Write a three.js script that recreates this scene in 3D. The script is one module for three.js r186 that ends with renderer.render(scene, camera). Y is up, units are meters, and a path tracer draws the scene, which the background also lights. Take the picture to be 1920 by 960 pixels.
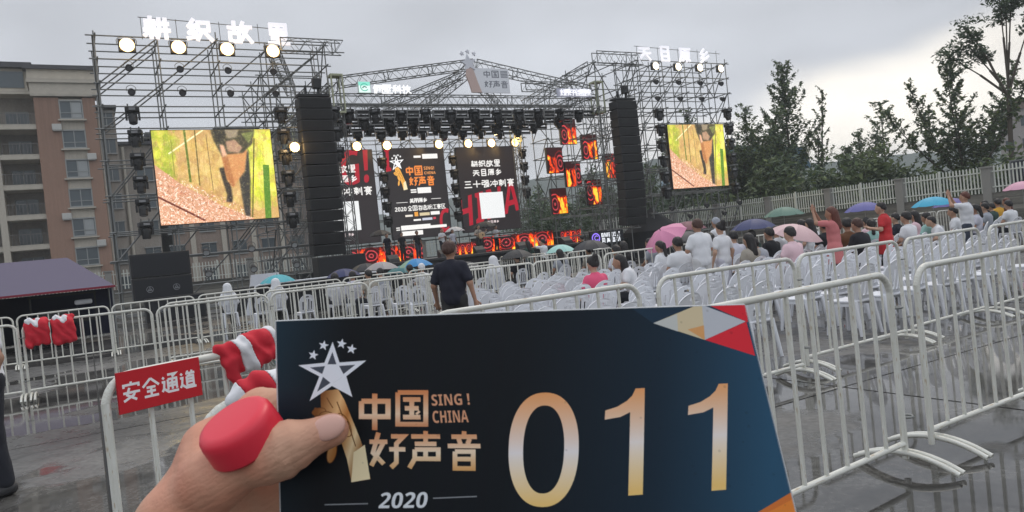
import * as THREE from 'three';
import { mergeGeometries } from 'three/addons/utils/BufferGeometryUtils.js';
import { RoundedBoxGeometry } from 'three/addons/geometries/RoundedBoxGeometry.js';
import { RectAreaLightUniformsLib } from 'three/addons/lights/RectAreaLightUniformsLib.js';

// ---------------------------------------------------------------- camera, sky, sun, exposure
// axes: x runs along the stage front, -z runs from the spectator to the stage, the camera is turned 30 degrees to the right
const scene = new THREE.Scene();
const F = 1387, EYE = 1.55, PI = Math.PI;
const camera = new THREE.PerspectiveCamera(2 * Math.atan(480 / F) * 180 / PI, 2, 0.05, 3000);
camera.rotation.order = 'YXZ';
camera.rotation.set(-Math.atan(18 / F), -PI / 6, -Math.atan(0.105));
camera.position.set(0, EYE, 0);
camera.focus = 14; camera.userData.fStop = 48;   // the card in the hand is a little out of focus
camera.updateMatrixWorld(true);
const renderer = new THREE.WebGLRenderer({ antialias: true });
renderer.toneMapping = THREE.LinearToneMapping;
renderer.toneMappingExposure = 1.32;
renderer.shadowMap.enabled = true;

function hash(x, y) { let h = (x * 374761393 + y * 668265263) | 0; h = Math.imul(h ^ (h >>> 13), 1274126177); return ((h ^ (h >>> 16)) >>> 0) / 4294967296; }
function vnoise(x, y, per = 0) {
  const xi = Math.floor(x), yi = Math.floor(y), fx = x - xi, fy = y - yi, m = (a) => per ? ((a % per) + per) % per : a;
  const u = fx * fx * (3 - 2 * fx), v = fy * fy * (3 - 2 * fy);
  const a = hash(m(xi), m(yi)), b = hash(m(xi + 1), m(yi)), c = hash(m(xi), m(yi + 1)), d = hash(m(xi + 1), m(yi + 1));
  return a + (b - a) * u + (c - a) * v + (a - b - c + d) * u * v;
}
function fbm(x, y, oct = 5, per = 0) { let s = 0, a = 0.5, n = 0; for (let i = 0; i < oct; i++) { s += a * vnoise(x, y, per); n += a; a *= 0.5; x *= 2; y *= 2; per *= 2; } return s / n; }
const sm = (a, b, x) => { const t = Math.min(1, Math.max(0, (x - a) / (b - a))); return t * t * (3 - 2 * t); };
const lerp = (a, b, t) => a + (b - a) * t;
function rng(seed) { let s = seed >>> 0; return () => { s = (s + 0x6D2B79F5) | 0; let t = Math.imul(s ^ (s >>> 15), 1 | s); t = (t + Math.imul(t ^ (t >>> 7), 61 | t)) ^ t; return ((t ^ (t >>> 14)) >>> 0) / 4294967296; }; }

{ // overcast evening sky: grey cloud deck, with a thin bright break low over the hills on the right
  const w = 1024, h = 512, d = new Float32Array(w * h * 4);
  for (let j = 0; j < h; j++) for (let i = 0; i < w; i++) {
    const th = ((j + 0.5) / h - 0.5) * PI, ph = ((i + 0.5) / w - 0.5) * 2 * PI;
    const x = Math.cos(th) * Math.cos(ph), y = Math.sin(th), z = Math.cos(th) * Math.sin(ph);
    const el = th * 180 / PI, yy = Math.max(y, 0) + 0.16;
    const c1 = fbm(x / yy * 1.1 + 40, z / yy * 1.1 + 17, 5), c2 = fbm(x / yy * 0.35 + 9, z / yy * 0.9 + 3, 4);
    const az = Math.atan2(x, -z) * 180 / PI;                       // 0 = straight to the stage, + to the right
    let L = lerp(0.49, 1.12, sm(8, 70, el)) * (0.46 + 0.74 * c1 + 0.40 * c2);
    let r = L * 0.95, g = L * 0.99, b = L * 1.075;
    const band = Math.exp(-(((az - 59) / 17) ** 2)) * sm(0.5, 5, el - 0.2) * (1 - sm(8.2, 11.5, el + 7 * (c1 - 0.5) + 5 * (c2 - 0.5) - (az - 58) * 0.05));
    const k = Math.max(0, band * (0.35 + 1.3 * c2));
    r += k * 0.66; g += k * 0.57; b += k * 0.42;
    if (el < 0) { const t = sm(0, -4, el); r = lerp(r, 0.13, t); g = lerp(g, 0.135, t); b = lerp(b, 0.13, t); }
    const o = (j * w + i) * 4; d[o] = r; d[o + 1] = g; d[o + 2] = b; d[o + 3] = 1;
  }
  const t = new THREE.DataTexture(d, w, h, THREE.RGBAFormat, THREE.FloatType);
  t.mapping = THREE.EquirectangularReflectionMapping; t.magFilter = t.minFilter = THREE.LinearFilter; t.wrapS = THREE.RepeatWrapping; t.needsUpdate = true;
  scene.background = t; scene.environment = t;
}
const sun = new THREE.DirectionalLight(0xfff0dc, 0.6);
sun.position.set(100 * Math.sin(1.0), 130, -100 * Math.cos(1.0));
sun.castShadow = true; sun.shadow.radius = 30; sun.shadow.mapSize.set(2048, 2048);
Object.assign(sun.shadow.camera, { left: -60, right: 60, top: 60, bottom: -60, far: 400 });
scene.add(sun, sun.target);
scene.fog = new THREE.FogExp2(0xc3c9cc, 0.0009);
RectAreaLightUniformsLib.init();

// ---------------------------------------------------------------- helpers
const V = (x, y, z) => new THREE.Vector3(x, y, z);
const at = (px, py, d) => V((px - 960) / F * d, (480 - py) / F * d, -d).applyMatrix4(camera.matrixWorld);   // a point at a known depth
const spot = (px, py, d) => { const p = at(px, py, d); return [p.x, p.z]; };
const lin = (r, g, b) => new THREE.Color().setRGB(r, g, b);
const M = (c, rough = 0.7, metal = 0, o = {}) => new THREE.MeshStandardMaterial({ color: Array.isArray(c) ? lin(...c) : c, roughness: rough, metalness: metal, ...o });
const taken = {};
function numbered(n) { const k = taken[n] = (taken[n] ?? -1) + 1; return k ? n + '_' + String(k).padStart(3, '0') : n; }
function tag(o, label, category, group, kind) { if (label) o.userData.label = label; if (category) o.userData.category = category; if (group) o.userData.group = group; if (kind) o.userData.kind = kind; return o; }
function thing(name, label, category, x = 0, y = 0, z = 0, ry = 0, group) { const o = new THREE.Group(); o.name = numbered(name); o.position.set(x, y, z); o.rotation.y = ry; scene.add(o); return tag(o, label, category, group); }
function part(parent, name, geo, mat, x = 0, y = 0, z = 0) { const m = new THREE.Mesh(geo, mat); m.name = name; m.position.set(x, y, z); m.castShadow = m.receiveShadow = true; parent.add(m); return m; }
function solo(name, label, category, geo, mat, x = 0, y = 0, z = 0, group) { const m = part(scene, numbered(name), geo, mat, x, y, z); return tag(m, label, category, group); }
function struct(name, geo, mat, x, y, z) { const m = part(scene, name, geo, mat, x, y, z); m.userData.kind = 'structure'; return m; }
function dup(o, label, x, y, z, ry = 0) { const c = o.clone(); c.name = numbered(o.name.replace(/_\d+$/, '')); c.userData = { ...o.userData, label }; c.position.set(x, y, z); c.rotation.set(0, ry, 0); scene.add(c); return c; }
const ORD = ['', 'first', 'second', 'third', 'fourth', 'fifth', 'sixth', 'seventh', 'eighth', 'ninth', 'tenth', 'eleventh', 'twelfth', 'thirteenth', 'fourteenth', 'fifteenth', 'sixteenth', 'seventeenth', 'eighteenth', 'nineteenth', 'twentieth'];
const ord = (n) => n <= 20 ? ORD[n] : n < 30 ? 'twenty-' + ORD[n - 20] : n === 30 ? 'thirtieth' : n < 40 ? 'thirty-' + ORD[n - 30] : 'fortieth';
const box = (w, h, d, x = 0, y = 0, z = 0) => new THREE.BoxGeometry(w, h, d).translate(x, y, z);
const rbox = (w, h, d, r = 0.02, x = 0, y = 0, z = 0, s = 2) => new RoundedBoxGeometry(w, h, d, s, r).translate(x, y, z);
const UP = V(0, 1, 0);
function cyl(a, b, r1, r2 = r1, seg = 8) { const d = b.clone().sub(a), L = d.length(); const g = new THREE.CylinderGeometry(r2, r1, L, seg); g.translate(0, L / 2, 0); g.applyQuaternion(new THREE.Quaternion().setFromUnitVectors(UP, d.divideScalar(L))); return g.translate(a.x, a.y, a.z); }
function mg(list) { return mergeGeometries(list.map((g) => { const q = g.index ? g.toNonIndexed() : g; for (const k of Object.keys(q.attributes)) if (!['position', 'normal', 'uv'].includes(k)) q.deleteAttribute(k); return q; }), false); }
const tube = (pts, r, seg = 24, rad = 8, closed = false, tension = 0.5) => new THREE.TubeGeometry(new THREE.CatmullRomCurve3(pts, closed, 'catmullrom', tension), seg, r, rad, closed);
const UNIT = new THREE.CylinderGeometry(1, 1, 1, 7);
function pole(parent, name, a, b, r, mat) { const m = part(parent, name, UNIT, mat), d = b.clone().sub(a), L = d.length(); m.position.copy(a).addScaledVector(d, 0.5); m.quaternion.setFromUnitVectors(UP, d.divideScalar(L)); m.scale.set(r, L, r); return m; }
function canvasTex(w, h, draw) { const c = document.createElement('canvas'); c.width = w; c.height = h; const x = c.getContext('2d'); draw(x, w, h); const t = new THREE.CanvasTexture(c); t.colorSpace = THREE.SRGBColorSpace; t.magFilter = THREE.LinearFilter; t.anisotropy = 8; return t; }
function dataTex(n, fn, srgb = false) { const d = new Uint8Array(n * n * 4); for (let j = 0; j < n; j++) for (let i = 0; i < n; i++) { const v = fn(i / n, j / n), o = (j * n + i) * 4; for (let k = 0; k < 3; k++) d[o + k] = Math.max(0, Math.min(255, 255 * (Array.isArray(v) ? v[k] : v))); d[o + 3] = 255; } const t = new THREE.DataTexture(d, n, n); if (srgb) t.colorSpace = THREE.SRGBColorSpace; t.wrapS = t.wrapT = THREE.RepeatWrapping; t.magFilter = THREE.LinearFilter; t.minFilter = THREE.LinearMipmapLinearFilter; t.generateMipmaps = true; t.needsUpdate = true; return t; }

// Chinese characters as strokes on a 20 x 20 grid (a = 0 ... u = 20; x then y, y down)
const GLYPH = {
  耕: 'beie biii amjm fbft fmar fmjq kgtg jmum mcmmkt rcrt', 织: 'fbbhhg hgbnhm asiq jdsdskjkjd lnit pnut', 故: 'agkg fbfl bljljtbtbl nbki mfuf sfkt miut',
  里: 'dbrbrkdkdb dgrg kbkt eoqo bttt', 天: 'cese akuk kekkbt kktt', 目: 'ebqbqteteb ehqh enqn', 原: 'cctc dcdmat mdkg hgrgrmhmhg hjrj mmmt iogs poss', 乡: 'kbehnh qfenpn skdt',
  中: 'dfrfrndndf kbku', 国: 'cbsbstctcb ffpf gkok fppp kfkp nmon', 好: 'fbcmis igbt agkg mdtdphprntms lkuk', 声: 'cdsd kakh ehqh ekrkrpep kkkp ekepbu', 音: 'kakc ddrd heih nemh biti flplpufufl fppp',
  安: 'kakd cgcdsdsg igfnpt okmobt bltl', 全: 'kbbj kbtj fkpk fopo ctst kkkt', 通: 'cdef bieidpbs dpitut ibrbne igir igsgsr iksk insn ngnr', 道: 'cdef bieidpbs dpitut kble qbpd iete nemh jhrhrrjrjh jkrk jnrn',
  三: 'cdsd dkrk asus', 十: 'akuk kbkt', 强: 'bcicihbhbmimhtfs lcscsglglc kjtjtokokj ohos jttr qptt', 冲: 'bedh arel hgtgtnhnhg nbnu', 刺: 'aele gbgt chkhklclch glbq gllq oeoo sbstqs',
  赛: 'kakc cfcdsdsf egqg eiqi bltl hfhl nfnl grgnonor kokqeu lrqu', 墅: 'abjbjhahab aeje fbfk akkk lbsbof lgtgqi pgpkok doqo knkt atut', 科: 'ibcd ahkh fcft fiao fijm mdof mipk koum rbrt', 技: 'afhf ebetcs anhk iftf nbnj jjsjit kkut',
  海: 'bddf aick atdn jbgg iete jhshrtitjh gnun', 选: 'cdef bieidpbs dpitut kbig jesf nanj hjuj mjir pjpqtq', 浙: 'bddf aick atdn elkk hchrgq flkj mdmmkt mdtc mjui qjqt', 江: 'bddf aick atdn hdtd ndns gsus', 区: 'scccctts ofgp ghpp',
  俩: 'ebai cgct gdud ggugut gggt kdkljo pdplop', 院: 'bbbt bbgcehglbm pakb hfhdtdtf jhsh hkuk lkit pkprtr', 子: 'ddqdkhkrit bkuk', 年: 'fbbh eete iesl hkrk hkhp apup lflt', 佳: 'ebai cgct hdtd ncni hiti gnun nmns fsus', 美: 'gbie pbnd cfsf djrj kfkn bntn kobt kott', 贝: 'eoebqbqo kekmat moss', 丽: 'acuc cgct cgjgjs ejgm lglt lgtgtt ojqm',
};
const strokes = (ch) => (GLYPH[ch] || '').split(' ').filter((s) => s.length > 3).map((s) => { const p = []; for (let i = 0; i + 1 < s.length; i += 2) p.push([(s.charCodeAt(i) - 97) / 20, (s.charCodeAt(i + 1) - 97) / 20]); return p; });
function glyphs(ctx, text, x, y, size, o = {}) { // strokes text left to right, map() may bend it
  const map = o.map || ((a, b) => [a, b]); ctx.lineWidth = o.lw || size * 0.1; ctx.lineCap = o.cap || 'butt'; ctx.lineJoin = 'miter'; let cx = x;
  for (const ch of text) { for (const st of strokes(ch)) { ctx.beginPath(); st.forEach(([a, b], i) => ctx[i ? 'lineTo' : 'moveTo'](...map(cx + a * size * (o.wide || 1), y + b * size))); ctx.stroke(); } cx += size * (o.wide || 1) * (o.gap || 1.15); }
}

// implicit surfaces: tapered bones joined with a smooth minimum, meshed with surface nets
const B = (a, b, ra, rb = ra, sz = 1) => ({ a, b, ra, rb, sz });
function field(bones, k = 0.04, grow = 0) {
  return (x, y, z) => {
    let d = 1e9;
    for (const { a, b, ra, rb, sz } of bones) {
      const bx = b[0] - a[0], by = b[1] - a[1], bz = (b[2] - a[2]) * sz, px = x - a[0], py = y - a[1], pz = (z - a[2]) * sz;
      const L = bx * bx + by * by + bz * bz; let t = L > 1e-12 ? (px * bx + py * by + pz * bz) / L : 0; t = t < 0 ? 0 : t > 1 ? 1 : t;
      const e = Math.hypot(px - bx * t, py - by * t, pz - bz * t) - (ra + (rb - ra) * t);
      const h = Math.max(k - Math.abs(d - e), 0) / k; d = Math.min(d, e) - h * h * k * 0.25;
    }
    return d - grow;
  };
}
function nets(f, lo, hi, c) {
  const n = [0, 1, 2].map((i) => Math.ceil((hi[i] - lo[i]) / c) + 1), [nx, ny, nz] = n, val = new Float32Array(nx * ny * nz), id = (i, j, k) => (k * ny + j) * nx + i;
  for (let k = 0; k < nz; k++) for (let j = 0; j < ny; j++) for (let i = 0; i < nx; i++) val[id(i, j, k)] = f(lo[0] + i * c, lo[1] + j * c, lo[2] + k * c);
  const vi = new Int32Array(nx * ny * nz).fill(-1), pos = [], idx = [];
  const E = [[0, 1], [2, 3], [4, 5], [6, 7], [0, 2], [1, 3], [4, 6], [5, 7], [0, 4], [1, 5], [2, 6], [3, 7]];
  for (let k = 0; k < nz - 1; k++) for (let j = 0; j < ny - 1; j++) for (let i = 0; i < nx - 1; i++) {
    const v = []; let neg = 0; for (let q = 0; q < 8; q++) { const w = val[id(i + (q & 1), j + (q >> 1 & 1), k + (q >> 2))]; v.push(w); if (w < 0) neg++; }
    if (neg === 0 || neg === 8) continue;
    let sx = 0, sy = 0, sz = 0, m = 0;
    for (const [a, b] of E) if ((v[a] < 0) !== (v[b] < 0)) { const t = v[a] / (v[a] - v[b]); sx += lerp(a & 1, b & 1, t); sy += lerp(a >> 1 & 1, b >> 1 & 1, t); sz += lerp(a >> 2, b >> 2, t); m++; }
    vi[id(i, j, k)] = pos.length / 3; pos.push(lo[0] + (i + sx / m) * c, lo[1] + (j + sy / m) * c, lo[2] + (k + sz / m) * c);
  }
  const quad = (a, b, d, e, flip) => { if (a < 0 || b < 0 || d < 0 || e < 0) return; flip ? idx.push(a, d, b, a, e, d) : idx.push(a, b, d, a, d, e); };
  for (let k = 1; k < nz - 1; k++) for (let j = 1; j < ny - 1; j++) for (let i = 1; i < nx - 1; i++) {
    const w = val[id(i, j, k)] < 0;
    if (w !== val[id(i + 1, j, k)] < 0) quad(vi[id(i, j - 1, k - 1)], vi[id(i, j, k - 1)], vi[id(i, j, k)], vi[id(i, j - 1, k)], !w);
    if (w !== val[id(i, j + 1, k)] < 0) quad(vi[id(i - 1, j, k - 1)], vi[id(i - 1, j, k)], vi[id(i, j, k)], vi[id(i, j, k - 1)], !w);
    if (w !== val[id(i, j, k + 1)] < 0) quad(vi[id(i - 1, j - 1, k)], vi[id(i, j - 1, k)], vi[id(i, j, k)], vi[id(i - 1, j, k)], !w);
  }
  const g = new THREE.BufferGeometry(); g.setAttribute('position', new THREE.Float32BufferAttribute(pos, 3)); g.setIndex(idx); g.computeVertexNormals();
  g.setAttribute('uv', new THREE.Float32BufferAttribute(new Float32Array(pos.length / 3 * 2), 2)); return g;
}
function bounds(bones, pad) { const lo = [1e9, 1e9, 1e9], hi = [-1e9, -1e9, -1e9]; for (const b of bones) for (const [p, r] of [[b.a, b.ra], [b.b, b.rb]]) for (let i = 0; i < 3; i++) { lo[i] = Math.min(lo[i], p[i] - r - pad); hi[i] = Math.max(hi[i], p[i] + r + pad); } return [lo, hi]; }
const skinOver = (bones, c, k = 0.04, grow = 0, clip) => { const f = field(bones, k, grow), [lo, hi] = bounds(bones, c * 2 + k * 0.3 + grow); return nets(clip ? (x, y, z) => Math.max(f(x, y, z), clip(x, y, z)) : f, lo, hi, c); };

// ---------------------------------------------------------------- setting: wet concrete yard
const wetA = dataTex(1024, (u, v) => { const n = fbm(u * 6, v * 6, 6, 6), m = fbm(u * 3 + 7, v * 3, 4, 3), f = vnoise(u * 400, v * 400, 400); const st = sm(0.56, 0.68, fbm(u * 11 + 2, v * 11 + 5, 5, 11)), cr = sm(0.02, 0.0, Math.abs(fbm(u * 4 + 1, v * 4, 6, 4) - 0.52)); const k = (0.37 + 0.26 * (n - 0.5) + 0.2 * (m - 0.5) + 0.11 * (f - 0.5)) * (1 - 0.22 * st) * (1 - 0.25 * cr); return [k * 1.0, k * 0.985, k * 0.955]; }, true);
const wetR = dataTex(1024, (u, v) => { const p = fbm(u * 5 + 3, v * 5 + 1, 5, 5), f = fbm(u * 60, v * 60, 3, 60); const puddle = sm(0.46, 0.53, p + 0.05 * (f - 0.5)); return lerp(0.05, 0.36 + 0.4 * (f - 0.5), puddle); });
const wetB = dataTex(1024, (u, v) => { const p = fbm(u * 5 + 3, v * 5 + 1, 5, 5), f = fbm(u * 130, v * 130, 3, 130); return 0.5 * sm(0.47, 0.53, p) * (0.2 + 1.4 * f); });
const wet = new THREE.MeshPhysicalMaterial({ map: wetA, roughnessMap: wetR, roughness: 1, bumpMap: wetB, bumpScale: 0.006, color: lin(0.95, 0.95, 0.95), ior: 1.45 });
const jointMat = M([0.025, 0.025, 0.024], 0.6);
const ground = struct('ground', new THREE.CircleGeometry(900, 48).rotateX(-PI / 2), M([0.055, 0.055, 0.05], 0.6), 0, -0.13, -40);
{ // concrete slabs with open joints
  const yard = new THREE.Group(); yard.name = 'yard_paving'; yard.userData.kind = 'structure'; scene.add(yard);
  part(yard, 'joint_bed', box(74, 0.02, 84), jointMat, 9, -0.034, -33);
  const xs = [], zs = []; for (let x = -17.1; x < 40; x += 5.7) xs.push(x); for (let D = -5.73; D < 60; D += 5) zs.push(D);
  const r = rng(5);
  for (const x of xs) for (const D of zs) {
    if (x > 28 && D < 3) continue;
    const g = new THREE.BoxGeometry(5.675, 0.03, 4.975, 1, 1, 1), p = g.attributes.position, uv = g.attributes.uv, cx = x + 2.85, cz = -(D + 2.5);
    for (let i = 0; i < p.count; i++) uv.setXY(i, (p.getX(i) + cx) / 9.3, (p.getZ(i) + cz) / 9.3);
    const m = part(yard, 'slab', g, wet, cx, -0.015 + (r() - 0.5) * 0.003, cz); m.rotation.set((r() - 0.5) * 0.0008, 0, (r() - 0.5) * 0.0008);
  }
}

// ---------------------------------------------------------------- boundary fence (side and back)
const whiteRail = M([0.62, 0.64, 0.58], 0.55), pillarMat = M([0.27, 0.265, 0.245], 0.85, 0, { bumpMap: wetA, bumpScale: 0.01 }), baseWall = M([0.22, 0.215, 0.20], 0.9, 0, { map: wetA });
baseWall.color = lin(1.7, 1.68, 1.55);
const picketGeo = (() => { const s = new THREE.Shape(); s.moveTo(-0.032, 0); s.lineTo(0.032, 0); s.lineTo(0.032, 1.3); s.lineTo(0, 1.36); s.lineTo(-0.032, 1.3); s.closePath(); return new THREE.ExtrudeGeometry(s, { depth: 0.03, bevelEnabled: false }).translate(0, 0, -0.015); })();
function fenceBay(label, ax, az, bx, bz, n, group) {
  const L = Math.hypot(bx - ax, bz - az), t = thing('picket_fence_panel', label, 'fence', ax, 1.72, az, Math.atan2(-(bz - az), bx - ax), group);
  for (const y of [0.28, 1.06]) part(t, 'rail', box(L - 0.42, 0.06, 0.04), whiteRail, L / 2, y, -0.036);
  for (let i = 0; i < n; i++) part(t, 'picket', picketGeo, whiteRail, 0.32 + (L - 0.64) * i / (n - 1), 0, 0);
  part(t, 'middle_post', box(0.09, 1.42, 0.09), whiteRail, L / 2 + 0.06, 0.71, -0.1);
  return t;
}
const pillarGeo = mg([box(0.42, 2.98, 0.42, 0, 1.49, 0), box(0.54, 0.09, 0.54, 0, 3.025, 0)]);
for (let i = 0; i < 9; i++) {
  const D = 15.7 + i * 4.64, z = -D;
  solo('fence_pillar', `grey concrete pillar of the right-hand picket fence, ${ord(i + 1)} from the near end`, 'pillar', pillarGeo, pillarMat, 40, 0, z, 'pillars of the right-hand fence');
  if (i < 8) fenceBay(`white picket panel of the right-hand fence, ${ord(i + 1)} from the near end`, 40, z, 40, z - 4.64, i < 6 ? 24 : 16, 'right-hand picket panels');
}
solo('fence_base_wall', 'long grey rendered base wall under the right-hand picket fence', 'wall', box(0.3, 1.7, 42), baseWall, 40.02, 0.85, -34.5);
solo('fence_base_wall', 'long grey base wall of the back fence behind the stage', 'wall', box(50, 1.4, 0.3), baseWall, 14.8, 0.7, -58);
for (let i = 0; i < 8; i++) { const x = -8 + i * 4.7; solo('fence_pillar', `grey concrete pillar of the back fence, ${ord(i + 1)} from the left`, 'pillar', pillarGeo, pillarMat, x, -0.3, -58, 'pillars of the back fence'); const f = fenceBay(`white picket panel of the back fence, ${ord(i + 1)} from the left`, x, -58, x + 4.7, -58, i < 5 ? 20 : 12, 'back picket panels'); f.position.y = 1.42; }

// ---------------------------------------------------------------- apartment block on the left
{
  const cream = M([0.72, 0.66, 0.55], 0.85), brick = M([0.47, 0.29, 0.21], 0.9, 0), glass = M([0.09, 0.11, 0.12], 0.15, 0.1), frame = M([0.30, 0.31, 0.30], 0.5), roofM = M([0.07, 0.07, 0.075], 0.8), rail = M([0.16, 0.15, 0.14], 0.6), greyw = M([0.46, 0.41, 0.35], 0.85);
  const stain = dataTex(512, (u, v) => { const n = fbm(u * 9, v * 3, 5, 3), f = vnoise(u * 180, v * 180, 180); return 0.80 + 0.2 * (n - 0.4) + 0.1 * (f - 0.5); }, true); stain.repeat.set(1, 1);
  for (const m of [cream, brick, greyw]) m.map = stain;
  const Z = -84, FH = 2.86;
  const t = thing('apartment_block', 'tall cream and brick apartment block with balconies and bay windows at far left', 'building', 0, 0, Z);
  part(t, 'wall', mg([box(14, 21, 9, -9.2, 10.5, -6.75), box(2.6, 20, 8, 3.0, 10, -6.5), box(4.6, 16.4, 8, 6.4, 8.2, -7.5)]), greyw);
  part(t, 'brick_pier', box(2.05, 20.4, 3.4, -1.55, 10.2, -0.7), brick); part(t, 'brick_pier', box(1.1, 20.4, 3.4, 2.0, 10.2, -0.7), brick);
  part(t, 'bay_wall', box(2.0, 20.3, 1.4, 0.45, 10.15, 0.2), cream);
  part(t, 'cornice', mg([box(6.0, 0.35, 2.3, 0, 21.95, 0.2), box(5.6, 1.3, 2.0, 0, 21.15, 0.2), box(14.4, 0.3, 9.4, -9.2, 21.15, -5)]), cream);
  part(t, 'attic', mg([box(12, 2.8, 6, -9, 22.6, -5.5), box(6, 1.6, 6, 0, 23, -4.5)]), cream);
  part(t, 'attic_window', box(2.2, 1.6, 0.1, -4.4, 22.9, -2.46), glass);
  part(t, 'roof', mg([box(13, 0.5, 7, -9, 24.3, -5.5), box(6.6, 0.4, 6.6, 0, 23.95, -4.5), box(3.0, 0.3, 9, 3.0, 20.2, -6.4), box(5.0, 0.3, 8.6, 6.4, 16.6, -7.4)]), roofM);
  part(t, 'column', box(0.55, 19, 3.2, -6.0, 9.5, -0.68), cream); part(t, 'column', box(0.55, 19, 3.2, -11.5, 9.5, -0.68), cream);
  for (let i = 0; i < 7; i++) {
    const y = 1.1 + i * FH;
    const w = part(t, 'window', mg([box(2.0, 0.12, 0.2, 0.45, y + 0.1, 0.98), box(2.0, 0.12, 0.2, 0.45, y + 1.82, 0.98), box(0.08, 1.7, 0.1, 0.45, y + 0.95, 0.98), box(0.1, 1.7, 0.14, -0.5, y + 0.95, 0.98), box(0.1, 1.7, 0.14, 1.4, y + 0.95, 0.98), box(1.9, 0.06, 0.08, 0.45, y + 0.65, 0.98)]), frame);
    for (const x of [-0.02, 0.92]) part(w, 'pane', box(0.86, 1.6, 0.04, x, y + 0.95, 0.94), glass);
    part(t, 'sill', box(2.4, 0.14, 0.5, 0.45, y - 0.06, 1.06), cream);
    for (const [cx, ww] of [[-4.15, 3.2], [-8.75, 5]]) {
      const b = part(t, 'balcony', mg([box(ww, 0.5, 3.1, cx, y - 0.62, -0.7)]), cream);
      part(b, 'door', mg([box(1.9, 1.7, 0.06, cx, y + 0.5, -2.2)]), glass);
      part(b, 'door_frame', mg([box(0.07, 1.7, 0.1, cx, y + 0.5, -2.17), box(0.07, 1.7, 0.1, cx - 0.95, y + 0.5, -2.17), box(0.07, 1.7, 0.1, cx + 0.95, y + 0.5, -2.17), box(1.9, 0.07, 0.1, cx, y + 1.36, -2.17)]), frame);
      const bars = [box(ww, 0.05, 0.05, cx, y + 0.62, 0.85)]; for (let k = 0; k < ww / 0.28; k++) bars.push(box(0.035, 1, 0.035, cx - ww / 2 + k * 0.28, y + 0.12, 0.85));
      part(b, 'railing', mg(bars), rail);
    }
    for (const [x, ww] of [[3.5, 1.2]]) { const q = part(t, 'window', mg([box(ww + 0.2, 0.12, 0.2, x, y, -2.4), box(ww + 0.2, 0.1, 0.2, x, y + 1.55, -2.4), box(0.07, 1.5, 0.08, x, y + 0.8, -2.42)]), frame); part(q, 'pane', box(ww, 1.5, 0.05, x, y + 0.8, -2.46), glass); }
  }
  part(t, 'drain_pipe', cyl(V(2.75, 0, -2.3), V(2.75, 19.8, -2.3), 0.12), cream); part(t, 'drain_pipe', cyl(V(4.7, 0, -3.3), V(4.7, 16.2, -3.3), 0.16), cream);
  for (let i = 0; i < 5; i++) { const y = 1.1 + i * FH; const q = part(t, 'window', mg([box(1.7, 0.12, 0.2, 6.6, y, -3.4), box(1.7, 0.1, 0.2, 6.6, y + 1.5, -3.4), box(0.07, 1.4, 0.1, 6.6, y + 0.75, -3.42)]), frame); part(q, 'pane', box(1.5, 1.45, 0.06, 6.6, y + 0.76, -3.47), glass); }
  for (const [x, y] of [[-0.9, 3.2], [1.75, 6.1], [-0.9, 8.9], [1.75, 14.6], [-0.9, 17.5]]) part(t, 'air_conditioner', mg([rbox(0.8, 0.6, 0.35, 0.04, x, y, 1.2), box(0.7, 0.04, 0.3, x, y - 0.34, 1.2)]), M([0.5, 0.5, 0.47], 0.6));
  for (let i = 0; i < 7; i += 2) part(t, 'curtain', box(0.8, 1.5, 0.02, 0.9, 2.05 + i * FH, 0.965), M([0.34, 0.36, 0.36], 0.6));
  const t2 = thing('apartment_block', 'lower brown apartment block with flat roof seen behind the left video screen', 'building', 0, 0, -88);
  part(t2, 'wall', box(16, 17.2, 9, 15.5, 8.6, -4), M([0.42, 0.33, 0.27], 0.9, 0, { map: stain }));
  part(t2, 'roof', mg([box(17, 0.5, 10, 15.5, 17.45, -4), box(5, 1.2, 4, 17, 18.2, -4)]), roofM);
  for (let i = 0; i < 6; i++) for (let k = 0; k < 5; k++) { const x = 9 + k * 3.2, y = 1.2 + i * 2.75; const q = part(t2, 'window', mg([box(1.7, 0.12, 0.2, x, y, 0.56), box(1.7, 0.1, 0.2, x, y + 1.5, 0.56), box(0.07, 1.4, 0.1, x, y + 0.75, 0.54)]), frame); part(q, 'pane', box(1.5, 1.45, 0.06, x, y + 0.76, 0.51), glass); }
  for (let k = 0; k < 4; k++) part(t2, 'pilaster', box(0.5, 17, 0.3, 10.6 + k * 3.2, 8.5, 0.62), cream);
  const t3 = thing('far_building', 'grey far tower block showing behind the tall tree at right edge', 'building', ...(() => { const [x, z] = spot(1921, 210, 96); return [x, 0, z]; })());
  part(t3, 'wall', box(4.4, 12.2, 4.4, 0, 6.1, 0), M([0.36, 0.33, 0.31], 0.9)); part(t3, 'roof', mg([box(4.8, 0.4, 4.8, 0, 12.4, 0), box(1.6, 0.9, 1.6, -1, 13.0, 0)]), M([0.20, 0.15, 0.13], 0.9));
  for (let i = 0; i < 4; i++) for (let k = 0; k < 2; k++) part(t3, 'window', mg([box(0.08, 1.3, 1, -2.22, 2.0 + i * 2.9, -1 + k * 2), box(1, 1.3, 0.08, -1 + k * 2, 2.0 + i * 2.9, 2.22)]), glass);
  const t4 = thing('shed', 'long shed with a blue metal roof half hidden behind the trees', 'shed', 62, 0, -58, -0.4);
  part(t4, 'wall', box(13, 6.5, 8, 0, 3.25, 0), M([0.3, 0.3, 0.29], 0.9));
  const rs = new THREE.Shape(); rs.moveTo(-7, 0); rs.lineTo(7, 0); rs.lineTo(6.4, 2.2); rs.lineTo(-3, 3.2); rs.closePath(); part(t4, 'roof', new THREE.ExtrudeGeometry(rs, { depth: 9, bevelEnabled: false }).translate(0, 6.5, -4.5), M([0.09, 0.16, 0.21], 0.5, 0.2));
}

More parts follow.
